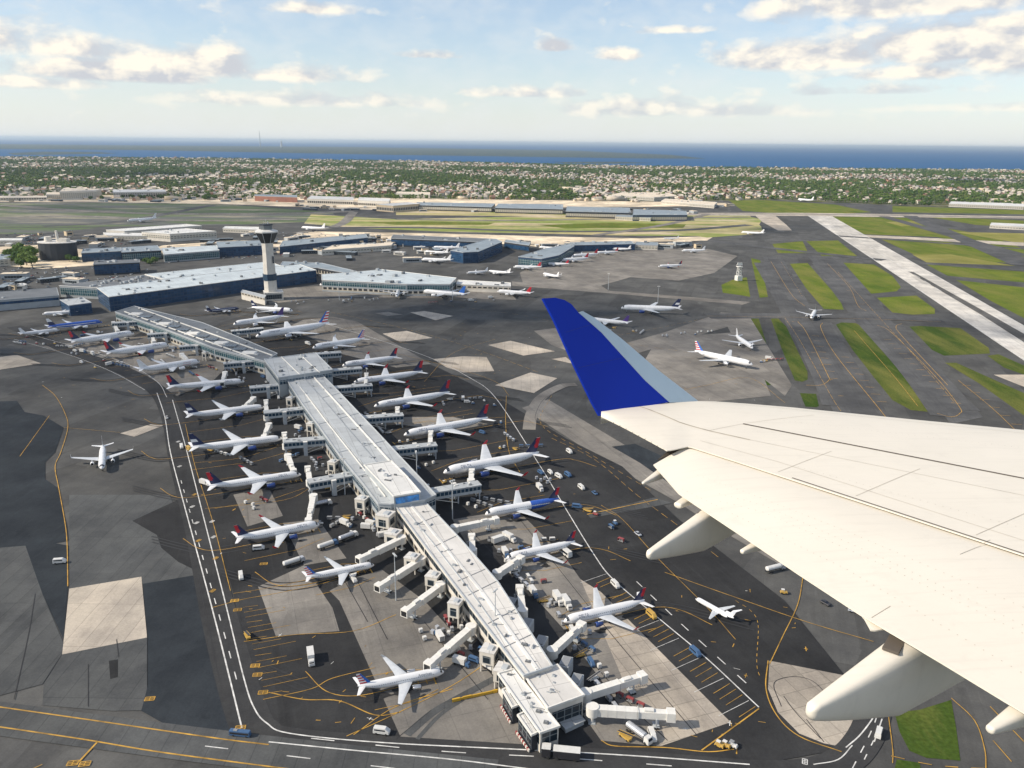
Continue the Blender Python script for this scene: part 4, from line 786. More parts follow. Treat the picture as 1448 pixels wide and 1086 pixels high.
for a in [('bus', 'blue', 340, 1041, 360, 1043, 'blue topped minibus driving along the bottom road left of centre', .62), ('van', 'white', 540, 1038, 556, 1040, 'white van parked beside the bottom road below the striped tail jet'),
          ('truck', 'white', 440, 935, 442, 950, 'white box truck alone on the dark stand left of the pier'), ('van', 'white', 341, 818, 343, 830, 'white van parked beside the service road left of the pier'), ('van', 'white', 85, 797, 98, 796, 'silver white van on the left apron by the long yellow line'),
          ('van', 'white', 1242, 1040, 1246, 1025, 'white van driving on the curved road at the bottom right'), ('car', 'black', 1167, 855, 1176, 860, 'dark car on the right apron below the wing'), ('car', 'silver', 1207, 866, 1216, 868, 'light roofed car half under the wing edge, right of the dark car'),
          ('bus', 'white', 797, 783, 806, 790, 'white airport bus behind the second jet on the right side'), ('van', 'white', 870, 830, 878, 838, 'white van parked on the right stall line, upper'), ('van', 'yellow', 921, 873, 930, 881, 'yellow and white van parked on the right stall line, middle'), ('van', 'blue', 983, 926, 992, 934, 'blue and white van parked on the right stall line, lower'),
          ('tanker', 'white', 902, 1042, 910, 1048, 'white tank truck beside the lowest right hand bridge'), ('van', 'white', 922, 1044, 925, 1052, 'small white van right of the tank truck by the lowest bridge'), ('loader', 'yellow', 884, 1045, 893, 1052, 'yellow belt loader left of the tank truck by the lowest bridge'),
          ('tug', 'white', 1036, 1057, 1042, 1060, 'white tug beside two yellow ones at the bottom right stand'), ('tug', 'yellow', 1017, 1057, 1023, 1060, 'yellow tug, left one of a pair at the bottom right stand'), ('tug', 'yellow', 1026, 1057, 1032, 1060, 'yellow tug, right one of a pair at the bottom right stand'),
          ('tanker', 'silver', 415, 799, 430, 794, 'tan and silver fuel truck between the two jets left of the pier'), ('truck', 'white', 801, 858, 806, 865, 'white catering truck by the nearest jet on the right side'), ('truck', 'white', 789, 852, 793, 858, 'smaller white catering truck left of the nearest right hand jet'),
          ('van', 'white', 790, 676, 797, 680, 'white van on the dark apron behind the biggest jet'), ('van', 'blue', 803, 674, 809, 678, 'blue van behind the biggest jet on the right apron'), ('van', 'white', 822, 692, 828, 697, 'white van farther right of the blue rumped jet'), ('car', 'blue', 841, 699, 847, 704, 'blue car farthest right behind the blue rumped jet'),
          ('tug', 'blue', 870, 742, 876, 746, 'blue tug pair leader on the dark apron below the winglet'), ('cart', 'blue', 864, 748, 870, 752, 'blue cart beside the blue tug below the winglet'), ('car', 'silver', 902, 757, 910, 763, 'silver car on the dark apron between the pier and the flap fairing'), ('cart', 'red', 878, 767, 884, 769, 'dark red cart on the apron left of the flap fairing'),
          ('loader', 'yellow', 831, 724, 843, 728, 'yellow belt loader at the left end of the olive crossing strip'), ('tug', 'red', 842, 729, 848, 731, 'red tug right of the yellow loader on the crossing strip'), ('van', 'blue', 816, 719, 824, 720, 'pale blue van left of the yellow loader on the crossing strip'),
          ('tanker', 'silver', 1095, 808, 1103, 806, 'silver tank truck just under the wing edge on the right apron'), ('tug', 'yellow', 1108, 840, 1118, 841, 'yellow tug below the wing on the right apron'),
          ('tanker', 'blue', 463, 775, 480, 769, 'blue and white fuel truck behind the nearest navy tailed jet'), ('tanker', 'white', 492, 763, 500, 760, 'white tank trailer at the front of the blue fuel truck'), ('van', 'white', 366, 778, 376, 777, 'white van under the wing of the nearest navy tailed jet'), ('stairs', 'white', 500, 822, 506, 830, 'white stair truck between the smaller striped jet and the bridge cab'),
          ('van', 'white', 257, 634, 259, 642, 'white van on the service road beside the plain navy tail'), ('car', 'white', 236, 592, 238, 598, 'white car at the bend of the service road'), ('van', 'yellow', 267, 637, 270, 640, 'yellow van at the tail of the plain navy tailed jet'), ('tanker', 'white', 455, 716, 470, 713, 'white tank truck below the lowest glazed walkway'),
          ('truck', 'white', 706, 768, 712, 766, 'white box truck between two right hand bridges'), ('truck', 'white', 720, 765, 726, 768, 'second white truck between two right hand bridges'), ('van', 'white', 805, 641, 812, 646, 'small white van right of the biggest jet tail'), ('loader', 'yellow', 350, 902, 352, 906, 'yellow and blue loader against the service road kerb')]: gpx(*a)
# the articulated airport bus below the end of the pier
r = empty('mobile_lounge'); 
for nm, x, L, h in (('front_cabin', 5.2, 2.8, 3.7), ('passenger_cabin', -1.4, 8.6, 3.3)):
    b = MB(); b.box((x, 0, .5+(h-.5)/2), (L, 2.9, h-.5), taper=.98); b.box((x, 0, h+.05), (L+.1, 3.0, .12), mi=1); o = b.build(nm, [vk, vw], r)
    MB().box((x, -1.47, 2.2), (L-.6, .06, 1.0)).build('side_window', scr, o)
wheels(r, (4.6, 1.6, -4.2), 2.8, .52); p, q = at(775, 1070).xy, at(815, 1074).xy; r.location = (*((p+q)/2), ZG); r.rotation_euler = (0, 0, math.atan2((p-q).y, (p-q).x)); tag(r, 'long dark sided bus with cream roof driving below the end of the pier', 'bus')
# clutter along the stands, where the photograph is speckled with it
def strip(pts, n, w, kinds, s=1., amb=None):
    P = px_line(pts, False); T = [0]
    for a, c in zip(P, P[1:]): T.append(T[-1]+(c-a).length)
    k = 0
    while k < n:
        d = rs.uniform(0, T[-1]); i = max(j for j in range(len(P)-1) if T[j] <= d); f = (d-T[i])/(T[i+1]-T[i]); t = (P[i+1]-P[i]).normalized()
        c = P[i].lerp(P[i+1], f)+Vector((-t.y, t.x))*rs.uniform(-w, w); a = math.atan2(t.y, t.x)+rs.choice([0, 0, 1.57, .4])+rs.gauss(0, .12)
        kd = rs.choice(kinds); run = rs.randint(2, 4) if kd in ('cart', 'container') else 1; col = rs.choice(MAKE[kd][1])
        for q in range(run):
            e = c+Vector((math.cos(a), math.sin(a)))*q*(4.3 if kd == 'cart' else 2.8)
            if any((e.x-o[3])**2+(e.y-o[4])**2 < 9 for o in SPOT): continue
            gse(kd, col, e.x, e.y, a+rs.gauss(0, .05), None, s); k += 1
K1 = ['cart', 'container', 'tug', 'loader', 'cart', 'tug', 'cart', 'container', 'van', 'container', 'truck']
for pts, n, w in [([(735, 745), (790, 820)], 3, 3), ([(690, 765), (720, 800), (770, 850), (830, 935), (868, 990)], 34, 2.2), ([(620, 905), (650, 915), (690, 950)], 10, 5), ([(600, 905), (655, 892)], 8, 2),
                  ([(500, 715), (540, 745), (560, 775)], 16, 5), ([(460, 735), (520, 750)], 9, 6), ([(450, 640), (480, 700)], 12, 6), ([(420, 600), (445, 640)], 10, 6), ([(385, 555), (415, 600)], 10, 6), ([(330, 520), (380, 550)], 12, 8), ([(250, 490), (330, 525)], 14, 10),
                  ([(575, 660), (620, 690)], 8, 8), ([(520, 600), (570, 650)], 9, 8), ([(480, 560), (520, 600)], 8, 8), ([(650, 700), (700, 712)], 8, 8), ([(690, 600), (730, 640)], 9, 8), ([(620, 570), (700, 570)], 8, 7), ([(760, 660), (790, 700)], 6, 8),
                  ([(300, 680), (390, 720)], 6, 8), ([(290, 625), (390, 660)], 8, 8), ([(20, 480), (60, 490), (120, 500), (155, 522)], 26, 10), ([(120, 470), (220, 500)], 12, 10), ([(230, 500), (300, 560)], 10, 8), ([(390, 470), (460, 490)], 10, 8), ([(400, 428), (540, 425)], 14, 12), ([(600, 430), (740, 420)], 10, 12), ([(820, 460), (920, 475)], 12, 8), ([(930, 480), (1000, 470)], 7, 6), ([(1070, 510), (1090, 512)], 6, 6)]:
    strip(pts, int(n*1.35), w*1.25, K1)
# ================================================================== BUILDINGS
m_roof = roofmat('pier_roof', (.40, .425, .44), A_PIER, 9, 9); m_roof_w = roofmat('warm_roof', (.62, .605, .575), A_PIER, 8, 16, .16); m_roof_w2 = roofmat('white_roof', (.66, .66, .64), A_PIER, 7, 18)
m_roof_t = roofmat('terminal_roof', (.48, .54, .57), -.62, 10, 14); m_roof_d = roofmat('dark_roof', (.13, .14, .15), .5, 12, 12, .2); m_roof_b = roofmat('blue_grey_roof', (.24, .29, .33), .3, 10, 20, .15); m_roof_c = roofmat('cream_roof', (.72, .62, .48), .2, 12, 12, .15)
m_cream = mat('cream_wall', (.60, .57, .51), .7, var=.1, scale=.2); m_grey = mat('grey_panel', (.34, .37, .39), .5, var=.12, scale=.2); m_blue = mat('blue_wall', (.012, .042, .10), .7, var=.3, scale=.05); m_darkw = mat('dark_wall', (.018, .024, .034), .7, var=.25, scale=.1)
m_tan = mat('tan_wall', (.60, .48, .32), .8, var=.12, scale=.1); m_steel = mat('painted_steel', (.42, .45, .47), .45, var=.1, scale=.6); m_white = mat('bridge_white', (.68, .67, .63), .5, var=.08, scale=.5)
m_mural = mat('blue_mural', (.04, .22, .55), .5, var=.6, scale=.35); m_brick = mat('red_brown_wall', (.36, .16, .11), .8, var=.2, scale=.1); m_ryl = mat('ramp_yellow', (.55, .33, .03), .5, var=.15, scale=1)
g_blue = glassband('blue_glass', (.008, .035, .085), (.02, .05, .09), 4, 3.2, .2); g_dark = glassband('dark_glass', (.012, .02, .028), (.16, .18, .19), 3, 2.6, .18); g_teal = glassband('teal_glass', (.02, .06, .075), (.30, .34, .35), 3.2, 3.5, .22)
g_walk = glassband('walkway_glass', (.012, .035, .06), (.33, .37, .39), 2.4, 2.6, .2); g_door = glassband('bay_doors', (.02, .02, .022), (.5, .46, .38), 7, 9, 1.1, .4); g_far = glassband('far_windows', (.03, .04, .05), (.5, .47, .4), 6, 3.4, 1.2, .4)
def inset_poly(P, d):
    """offset a ccw polygon outward by d (mitred)"""
    n = len(P); out = []
    for i in range(n):
        a, b, c = Vector(P[i-1]), Vector(P[i]), Vector(P[(i+1) % n]); u, v = (b-a).normalized(), (c-b).normalized()
        n1, n2 = Vector((u.y, -u.x)), Vector((v.y, -v.x)); k = (n1+n2); L = k.length
        out.append(tuple(b+(k/L*min(d/max(.35, (L/2)), abs(d)*2) if L > .2 and d > 0 else (k/L*d/max(.35, L/2) if L > .2 else Vector((0, 0))))))
    return out
def units(root, P, z, n, seed, m=None, big=1.):
    rr = random.Random(seed); xs, ys = [p[0] for p in P], [p[1] for p in P]; k = 0; tries = 0
    while k < n and tries < n*12:
        tries += 1; x, y = rr.uniform(min(xs), max(xs)), rr.uniform(min(ys), max(ys))
        if not inpoly(x, y, inset_poly(P, -2.0)): continue
        b = MB(); w, l, h = rr.uniform(.8, 2.6)*big, rr.uniform(1, 4)*big, rr.uniform(.5, 1.5)*big; a = A_PIER+rr.choice([0, 1.571])
        b.box((x, y, z+h/2), (w, l, h), a, taper=.94); b.box((x, y, z+h+.05), (w*.5, l*.5, .12), a, mi=1)
        if rr.random() < .5: b.tube((x+w, y, z+.2), (x+w+rr.uniform(1, 4), y+rr.uniform(-2, 2), z+.2), .12, n=5, mi=1)
        b.build('rooftop_unit', [m or rr.choice([m_steel, m_grey, m_roof_d]), vg], root); k += 1
def building(name, cat, label, roof_px, z, wall, roof, bands=(), z0=-.1, nu=0, seed=1, parapet=True, world=False, group=None, big=1., rim=None):
    P = ccw([tuple(Vector(p)) if world else tuple(at(p[0], p[1], z).xy) for p in roof_px]); cx = sum(p[0] for p in P)/len(P); cy = sum(p[1] for p in P)/len(P)
    root = empty(name, (cx, cy, 0), 0, label, cat, group); L = [(p[0]-cx, p[1]-cy) for p in P]
    MB().prism(L, z0, z-.35).build('wall', wall, root)
    b = MB(); b.prism(inset_poly(L, .35), z-.35, z); o = b.build('roof', roof, root)
    if parapet:
        b = MB(); n = len(L); O, I = inset_poly(L, .40), inset_poly(L, -.12)
        for i in range(n):
            a, c, d, e = O[i], O[(i+1) % n], I[(i+1) % n], I[i]
            for q in ([(*a, z-.3), (*c, z-.3), (*c, z+.45), (*a, z+.45)], [(*a, z+.45), (*c, z+.45), (*d, z+.45), (*e, z+.45)], [(*e, z+.45), (*d, z+.45), (*d, z+.01), (*e, z+.01)]): b.face(q)
        b.build('parapet', rim or m_steel, root)
    for zb0, zb1, gm, edges in bands:
        n = len(L); O = inset_poly(L, .07)
        for i in range(n):
            if edges is not None and i not in edges: continue
            a, c = Vector(O[i]), Vector(O[(i+1) % n]); ln = (c-a).length
            if ln < 4: continue
            u = (c-a)/ln; a2, c2 = a+u*.6, c-u*.6; nrm = Vector((u.y, -u.x))*.06
            b = MB(); q = [(*a2, zb0), (*c2, zb0), (*c2, zb1), (*a2, zb1)]
            b.face([(p[0]+nrm.x, p[1]+nrm.y, p[2]) for p in q], 0, [(0, 0), (ln-1.2, 0), (ln-1.2, zb1-zb0), (0, zb1-zb0)])
            b.build('window_band', gm, root)
    if nu: units(root, L, z, nu, seed, big=big)
    root['_z'] = 0; del root['_z']
    LM.append((cx, cy, None)); return root, L, (cx, cy)

S1 = [(560, 716), (595, 704), (650, 762), (704, 824), (780, 942), (741, 955), (690, 888), (648, 833), (600, 770)]
S2 = [(407, 539), (456, 531), (472, 547), (530, 608), (616, 700), (600, 707), (553, 713), (535, 712), (514, 684), (480, 643), (451, 602), (428, 571)]
rn, Ln, cn = building('pier_hall', 'concourse', 'narrow warm roofed near half of the long pier, between the telescopic bridges', S1, 11, m_cream, m_roof_w, [(6.6, 9.2, g_dark, None), (1.0, 4.0, g_door, None)], nu=20, seed=3, big=.62)
rs2, Ls2, cs2 = building('pier_hall', 'concourse', 'wide grey roofed middle of the long pier, between the glazed walkways', S2, 13, m_grey, m_roof, [(7.5, 11, g_walk, None), (1.0, 5.0, g_door, None)], nu=34, seed=4, big=.75)
def ridge(root, c, pts, z, w, h, m, name='roof_strip'):
    P = [at(x, y, z) for x, y in pts]; b = MB()
    for a, d in zip(P, P[1:]): b.beam((a.x-c[0], a.y-c[1], z+h/2), (d.x-c[0], d.y-c[1], z+h/2), w, h)
    b.build(name, m, root)
ridge(rs2, cs2, [(424, 538), (446, 563), (500, 628), (533, 668)], 13, 8, .55, m_roof); ridge(rs2, cs2, [(444, 534), (537, 637), (556, 658)], 13, .8, .8, m_white); ridge(rs2, cs2, [(432, 553), (480, 612), (530, 675), (560, 708)], 13, .5, .6, m_steel)
ridge(rs2, cs2, [(418, 539), (462, 597), (500, 645), (545, 703)], 13, .5, .5, m_white)
ridge(rn, cn, [(578, 711), (625, 768), (680, 835), (760, 947)], 11, 1.2, .35, m_roof_w2); ridge(rn, cn, [(568, 714), (612, 768), (668, 840), (748, 952)], 11, .35, .3, m_steel)
for k, (a, d) in enumerate([((588, 742), (622, 728)), ((614, 773), (647, 757)), ((647, 822), (686, 805)), ((662, 842), (702, 822)), ((690, 882), (728, 862)), ((712, 916), (752, 897))]): ridge(rn, cn, [a, d], 11, .2, .22, vg, 'expansion_joint')
for a, d in [((430, 570), (480, 556)), ((450, 600), (508, 584)), ((478, 640), (545, 623)), ((505, 674), (520, 670))]: ridge(rs2, cs2, [a, d], 13, .3, .3, m_steel, 'expansion_joint')
rb, Lb, cb = building('pier_roof_block', 'roof block', 'raised white roofed block with a blue mural end, above the kink of the pier', [(516, 658), (553, 652), (575, 674), (594, 696), (557, 702), (537, 680)], 17.5, m_grey, m_roof_w2, nu=5, seed=5, rim=m_white)
P = [at(557.5, 702, 17.4), at(593.5, 696, 17.4)]; u = (P[1]-P[0]).normalized(); n_ = Vector((u.y, -u.x, 0))*.55; a, c = P[0]+n_+u*.5, P[1]+n_-u*.5
MB().face([(a.x-cb[0], a.y-cb[1], 13.2), (c.x-cb[0], c.y-cb[1], 13.2), (c.x-cb[0], c.y-cb[1], 16.6), (a.x-cb[0], a.y-cb[1], 16.6)]).build('mural', m_mural, rb)
rnode, Lnd, cnd = building('pier_junction', 'concourse', 'square grey roofed junction block where the pier narrows towards the terminal', [(374, 508), (446, 499), (470, 523), (394, 534)], 17, m_grey, m_roof, [(11, 14.5, g_walk, None)], nu=16, seed=6)
ridge(rnode, cnd, [(398, 505), (424, 530)], 17, .5, .5, m_white); ridge(rnode, cnd, [(425, 502), (452, 527)], 17, .5, .5, m_white)
S3 = [(163, 441), (190, 433), (285, 456), (340, 478), (392, 500), (374, 511), (303, 492), (235, 466)]
m_roof_s = roofmat('skylit_roof', (.13, .145, .16), A_PIER+.3, 5, 8, .2)
r3, L3, c3 = building('pier_hall', 'concourse', 'far narrow part of the pier with skylights, running from the junction to the terminal', S3, 12, m_grey, m_roof_s, [(6, 10.4, g_teal, None), (1, 4.4, g_door, None)], nu=16, seed=8)
for a, d in [((196, 436), (385, 503)), ((176, 441), (360, 507))]: ridge(r3, c3, [a, d], 12, .8, .8, m_white)
for k in range(13):
    f = k/12; p = at(192+(352-192)*f, 444+(499-444)*f, 12); b = MB(); b.box((p.x-c3[0], p.y-c3[1], 12.45), (13, 9, .9), A_PIER+.35, taper=.86); b.build('skylight', g_dark if k % 3 else m_white, r3)
# end of the pier
re_, Le, ce = building('end_lounge', 'concourse', 'cream roofed square hall closing the near end of the pier, dark glass front', [(743, 956), (788, 941), (825, 983), (775, 1001)], 9.5, m_cream, m_roof_w, [(1.2, 7, g_dark, None)], nu=6, seed=9, big=.5, rim=m_white)
rl, Ll, cl = building('tip_lounge', 'concourse', 'long white roofed arm at the very tip of the pier, black glass end', [(705, 953), (726, 947), (790, 1027), (764, 1036)], 8.2, m_cream, m_roof_w2, [(3.2, 7.4, g_dark, None)], nu=8, seed=10, big=.5, rim=m_white)
for pts, lb in [([(711, 976), (715.5, 974), (736, 996), (725, 1000)], 'dark glass docking box with striped kerb, upper one at the pier tip'), ([(733, 1012), (741, 1008), (763, 1034), (752, 1039)], 'dark glass docking box, lower one on the tip of the pier beside the bottom road')]:
    r, L, c = building('docking_box', 'docking box', lb, pts, 7.0, m_darkw, m_roof_w2, [(2.2, 6.4, g_dark, None)], rim=m_white)
    i = max(range(len(L)), key=lambda k: (Vector(L[k])-Vector(L[(k+1) % len(L)])).length); b = MB()
    e = [(k, (Vector(L[k])+Vector(L[(k+1) % len(L)])).x) for k in range(len(L)) if (Vector(L[k])-Vector(L[(k+1) % len(L)])).length > 8]; k = min(e, key=lambda q: q[1])[0]
    A, B = Vector(L[k]), Vector(L[(k+1) % len(L)]); u = (B-A).normalized(); nn_ = Vector((u.y, -u.x))*.8; N = 12
    for q in range(N): s, t_ = A.lerp(B, q/N)+nn_, A.lerp(B, (q+1)/N)+nn_; b.beam((*s, .9), (*t_, .9), .5, .9, q % 2)
    b.build('striped_bumper', [vr, m_cream], r)
b = MB(); P = [at(*p).xy for p in [(826, 1012), (812, 1000), (786, 1010), (800, 1026)]]; r, L, c = building('loading_dock', 'dock canopy', 'flat grey canopy in front of the glass front of the end hall', [(791, 1019), (818, 1009), (826, 1018), (800, 1030)], 2.2, m_grey, m_roof, parapet=False)
# stair towers under the left eaves of the pier
tw_pts = [(411, 562, 9.5, 6), (440, 598, 9.5, 6), (471, 652, 9.5, 6), (512, 704, 9.5, 7), (545, 726, 11, 9), (556, 752, 8, 8), (583, 786, 8, 7), (613, 812, 8, 7), (644, 850, 11, 6), (692, 917, 9, 7), (712, 944, 8, 7), (330, 512, 8, 6), (290, 498, 8, 5)]
for k, (x, y, h, s) in enumerate(tw_pts):
    s *= .82
    p = at(x, y, h); root = empty('stair_tower', (p.x, p.y, 0), A_PIER, f'pale boxy stair tower against the left wall of the pier, number {k} from the junction' if False else None, 'stair tower', 'stair towers along the left wall of the pier')
    b = MB()
    for sx in (-1, 1):
        for sy in (-1, 1): b.box((sx*s*.42, sy*s*.42, h*.22), (.5, .5, h*.44+.2))
    b.build('leg', m_cream, root); MB().box((0, 0, h*.70), (s, s, h*.56)).build('shaft', m_cream, root); MB().box((0, 0, h+.06), (s+.3, s+.3, .3)).build('roof', m_roof_w, root)
    for sx in (-1, 1): MB().box((sx*s*.503, 0, h*.68), (.08, s*.6, h*.3)).build('window', g_dark, root)
    MB().box((0, -s*.503, h*.66), (s*.55, .08, h*.34)).build('window', g_dark, root); MB().box((s*.1, 0, h+.5), (s*.4, s*.5, .6), taper=.9).build('rooftop_unit', m_steel, root)
    nm = ['nearest the junction', 'second from the junction', 'third from the junction', 'beside the lowest left walkway', 'below the raised mural block', 'just left of the mural, over the baggage carts', 'beside the uppermost telescopic bridge', 'between the second and third left telescopic bridges', 'tall slim one beside the third left telescopic bridge', 'above the lowest left telescopic bridge', 'last before the pier tip', 'under the skylit part beside its lowest walkway', 'under the skylit part, farthest away'][k]
    root['label'] = 'pale stair tower on the pier, '+nm
for k, (x, y) in enumerate([(692, 815), (722, 850), (745, 880), (800, 935), (815, 960), (765, 905)]):
    p = at(x, y, 6); root = empty('plant_box', (p.x, p.y, 0), A_PIER, ['first', 'second', 'third', 'fifth', 'sixth', 'fourth'][k]+' grey plant box from the kink along the right pier wall', 'plant box', 'plant boxes along the right wall of the pier'); MB().box((0, 0, 2.9), (4, 7, 6), taper=.96).build('casing', m_steel, root); MB().box((0, 0, 6.05), (3.0, 5.5, .5)).build('grille', vg, root)

# glazed walkways on legs
def walkway(pin, pout, label, group, z=9.6, w=6.2, lift_at=.45):
    a, c = at(*pout, z).xy, at(*pin, z).xy; d = c-a; L = d.length+2; root = empty('glazed_walkway', (a.x, a.y, 0), math.atan2(d.y, d.x), label, 'walkway', group)
    b = MB(); b.box((L/2, 0, z-4.3), (L, w, .7)); b.box((L/2, 0, z-3.6), (L, w+.1, .7)); b.box((L/2, 0, z-.8), (L, w+.1, .5)); b.box((L/2, 0, z-2.2), (L-.5, w-.3, 3.0), mi=1); b.build('frame', [m_steel, m_darkw], root)
    for s in (-1, 1):
        q = [(.3, s*(w/2+.03), z-3.25), (L-.3, s*(w/2+.03), z-3.25), (L-.3, s*(w/2+.03), z-1.05), (.3, s*(w/2+.03), z-1.05)]; uv = [(0, 0), (L, 0), (L, 2.2), (0, 2.2)]
        MB().face(q[::-s], 0, uv[::-s]).build('window_band', g_walk, root)
    MB().face([(-.03, -w/2+.3, z-3.25), (-.03, w/2-.3, z-3.25), (-.03, w/2-.3, z-1.05), (-.03, -w/2+.3, z-1.05)][::-1], 0, [(0, 0), (5, 0), (5, 2.2), (0, 2.2)]).build('end_window', g_walk, root)
    MB().box((L/2, 0, z-.35), (L+.3, w+.7, .4)).build('roof', m_roof, root)
    for x in (1., L*.45, L-3):
        b = MB()
        for s in (-1, 1): b.box((x, s*(w/2-.5), (z-4.6)/2), (.6, .6, z-4.5))
        b.box((x, 0, z-4.9), (.5, w-.6, .5)); b.build('column_pair', m_steel, root)
    for s in (-1, 1): 
        b = MB(); b.beam((L*.45, s*(w/2-.5), .8), (L-3.4, s*(w/2-.5), z-4.8), .3, .35); b.build('brace', m_white, root)
    MB().box((L*lift_at, -w/2-1.2, (z-.6)/2), (2.4, 2.3, z-.4)).build('lift_shaft', m_steel, root); MB().box((L*lift_at, -w/2-1.2, z-.3), (2.7, 2.6, .3)).build('lift_cap', m_white, root)
    rr = random.Random(int(pin[0]))
    for _ in range(5): MB().box((rr.uniform(2, L-2), rr.uniform(-1.8, 1.8), z+.15), (rr.uniform(.5, 2), rr.uniform(.5, 1.4), rr.uniform(.4, .9))).build('rooftop_unit', rr.choice([m_white, vg]), root)
    return root
gwl, gwr = 'glazed walkways on the left side of the pier', 'glazed walkways on the right side of the pier'
for k, (i, o) in enumerate([((503, 668), (436, 680)), ((463, 618), (401, 623)), ((431, 576), (373, 582)), ((404, 542), (353, 547)), ((373, 508), (316, 513)), ((303, 485), (253, 489)), ((262, 468), (208, 472)), ((205, 453), (158, 456))]):
    walkway(i, o, ['lowest and nearest', 'second', 'third', 'fourth', 'fifth', 'sixth', 'seventh', 'farthest'][k]+' of the glazed walkways on the left side of the pier', gwl)
for k, (i, o) in enumerate([((610, 693), (678, 682)), ((557, 633), (617, 627)), ((516, 589), (570, 585)), ((474, 547), (526, 543)), ((466, 523), (511, 519)), ((440, 500), (482, 497)), ((330, 467), (372, 463))]):
    walkway(i, o, ['lowest and nearest', 'second', 'third', 'fourth', 'fifth', 'sixth', 'farthest'][k]+' of the glazed walkways on the right side of the pier', gwr)
# telescopic jet bridges
def jetbridge(rot_px, cab_px, label, group='white telescopic jet bridges', z=5.2, w=2.9, m=None, bogie=True, sc=1.):
    m = m or m_white; a, c = at(*rot_px, z+1.5).xy, at(*cab_px, z+1.5).xy; d = c-a; L = d.length; root = empty('jet_bridge', (a.x, a.y, 0), math.atan2(d.y, d.x), label, 'ramp' if group == 'yellow ramp' else 'jet bridge', group)
    w *= sc; R = [[(math.cos(t)*w*.78, math.sin(t)*w*.78, q) for t in [2*math.pi*i/14 for i in range(14)]] for q in (z-1.7, z+1.75)]
    o = MB().loft(R).build('rotunda', m, root); smooth_by_angle(o, 30); MB().tube((0, 0, 0), (0, 0, z-1.6), .55).build('column', m, root); MB().box((0, 0, .25), (2.4, 2.4, .5)).build('footing', m_grey, root)
    c1 = L*.55
    b = MB(); b.box((c1/2+.8, 0, z), (c1-.6, w, 2.9)); 
    for x in range(2, int(c1), 3): b.box((x, 0, z), (.14, w+.14, 3.02))
    b.build('outer_tunnel', m, root)
    b = MB(); b.box(((c1+L)/2, 0, z+.02), (L-c1+1, w-.45, 2.55)); b.box((c1+.8, 0, z), (.3, w+.2, 3.1)); b.build('inner_tunnel', m, root)
    o = MB().box((L, 0, z+.05), (3.0, w+.7, 3.4), taper=.96).build('cab', m, root); MB().box((L+1.53, 0, z-.1), (.08, w-.2, 2.3)).build('doorway', dark, o); MB().box((L*.72, 0, z+1.65), (3.2, 1.7, .5)).build('rooftop_unit', m, root)
    if bogie:
        b = MB(); x = L*.82
        for s in (-1, 1): b.box((x, s*1.25, (z-1.4)/2+.4), (.45, .35, z-1.5)); b.tube((x-.5, s*1.5-.2, .5), (x-.5, s*1.5+.2, .5), .5, n=10, mi=1); b.tube((x+.6, s*1.5-.2, .5), (x+.6, s*1.5+.2, .5), .5, n=10, mi=1)
        b.box((x, 0, .9), (2.2, 3.0, .4)); b.build('wheel_bogie', [m_steel, tyre], root)
        b = MB()
        for k in range(9): b.box((L-1.3-k*.33, w/2+.75, z-1.6-k*.36), (.34, .9, .08))
        b.build('service_steps', m_steel, root)
    return root
for k, (a, c) in enumerate([((568, 759), (509, 787)), ((595, 789), (536, 826)), ((623, 825), (574, 861)), ((666, 885), (607, 936))]): jetbridge(a, c, ['uppermost', 'second', 'third', 'lowest'][k]+' of the four white telescopic bridges on the left side of the near pier', sc=.98)
for a, c, lb in [((643, 744), (701, 732), 'white telescopic bridge reaching to the blue rumped jet'), ((668, 777), (667, 756), 'short white bridge parked parallel to the pier below the blue rumped jet'), ((703, 808), (736, 787), 'white telescopic bridge reaching the second jet on the right side'), ((739, 862), (735, 829), 'short white bridge parked upright between the two near right hand jets'),
                 ((781, 918), (822, 881), 'white telescopic bridge reaching the nearest jet on the right side'), ((828, 978), (908, 953), 'white telescopic bridge standing alone on the right concrete apron, upper of two'), ((838, 999), (949, 1006), 'lowest white telescopic bridge on the right concrete apron, beside the tank truck')]: jetbridge(a, c, lb, sc=.98)
gs = 'short white bridges at the ends of the glazed walkways'
for k, (a, c) in enumerate([((443, 700), (436, 734)), ((407, 643), (415, 664)), ((380, 599), (373, 616)), ((358, 562), (345, 574)), ((318, 526), (314, 540)), ((257, 500), (267, 510)), ((377, 588), (376, 566)), ((217, 482), (214, 466)), ((666, 678), (667, 664)), ((608, 630), (609, 610)), ((562, 588), (562, 576)), ((517, 544), (518, 528)), ((166, 467), (160, 455)), ((404, 628), (402, 612)), ((438, 679), (435, 660))]):
    lbs = ['below the lowest left walkway', 'below the second left walkway', 'below the third left walkway', 'below the fourth left walkway', 'below the fifth left walkway', 'below the sixth left walkway', 'standing up above the third left walkway', 'above the seventh left walkway', 'above the lowest right walkway', 'above the second right walkway', 'above the third right walkway', 'above the fourth right walkway', 'at the far end of the farthest left walkway', 'standing up above the second left walkway', 'standing up above the lowest left walkway']
    jetbridge(a, c, 'short white bridge '+lbs[k], gs, bogie=k < 6)
jetbridge((700, 967), (645, 979), 'long thin yellow ramp left of the pier tip', 'yellow ramp', z=2.4, w=1.5, m=m_ryl, bogie=False).scale = (1, .3, .34)

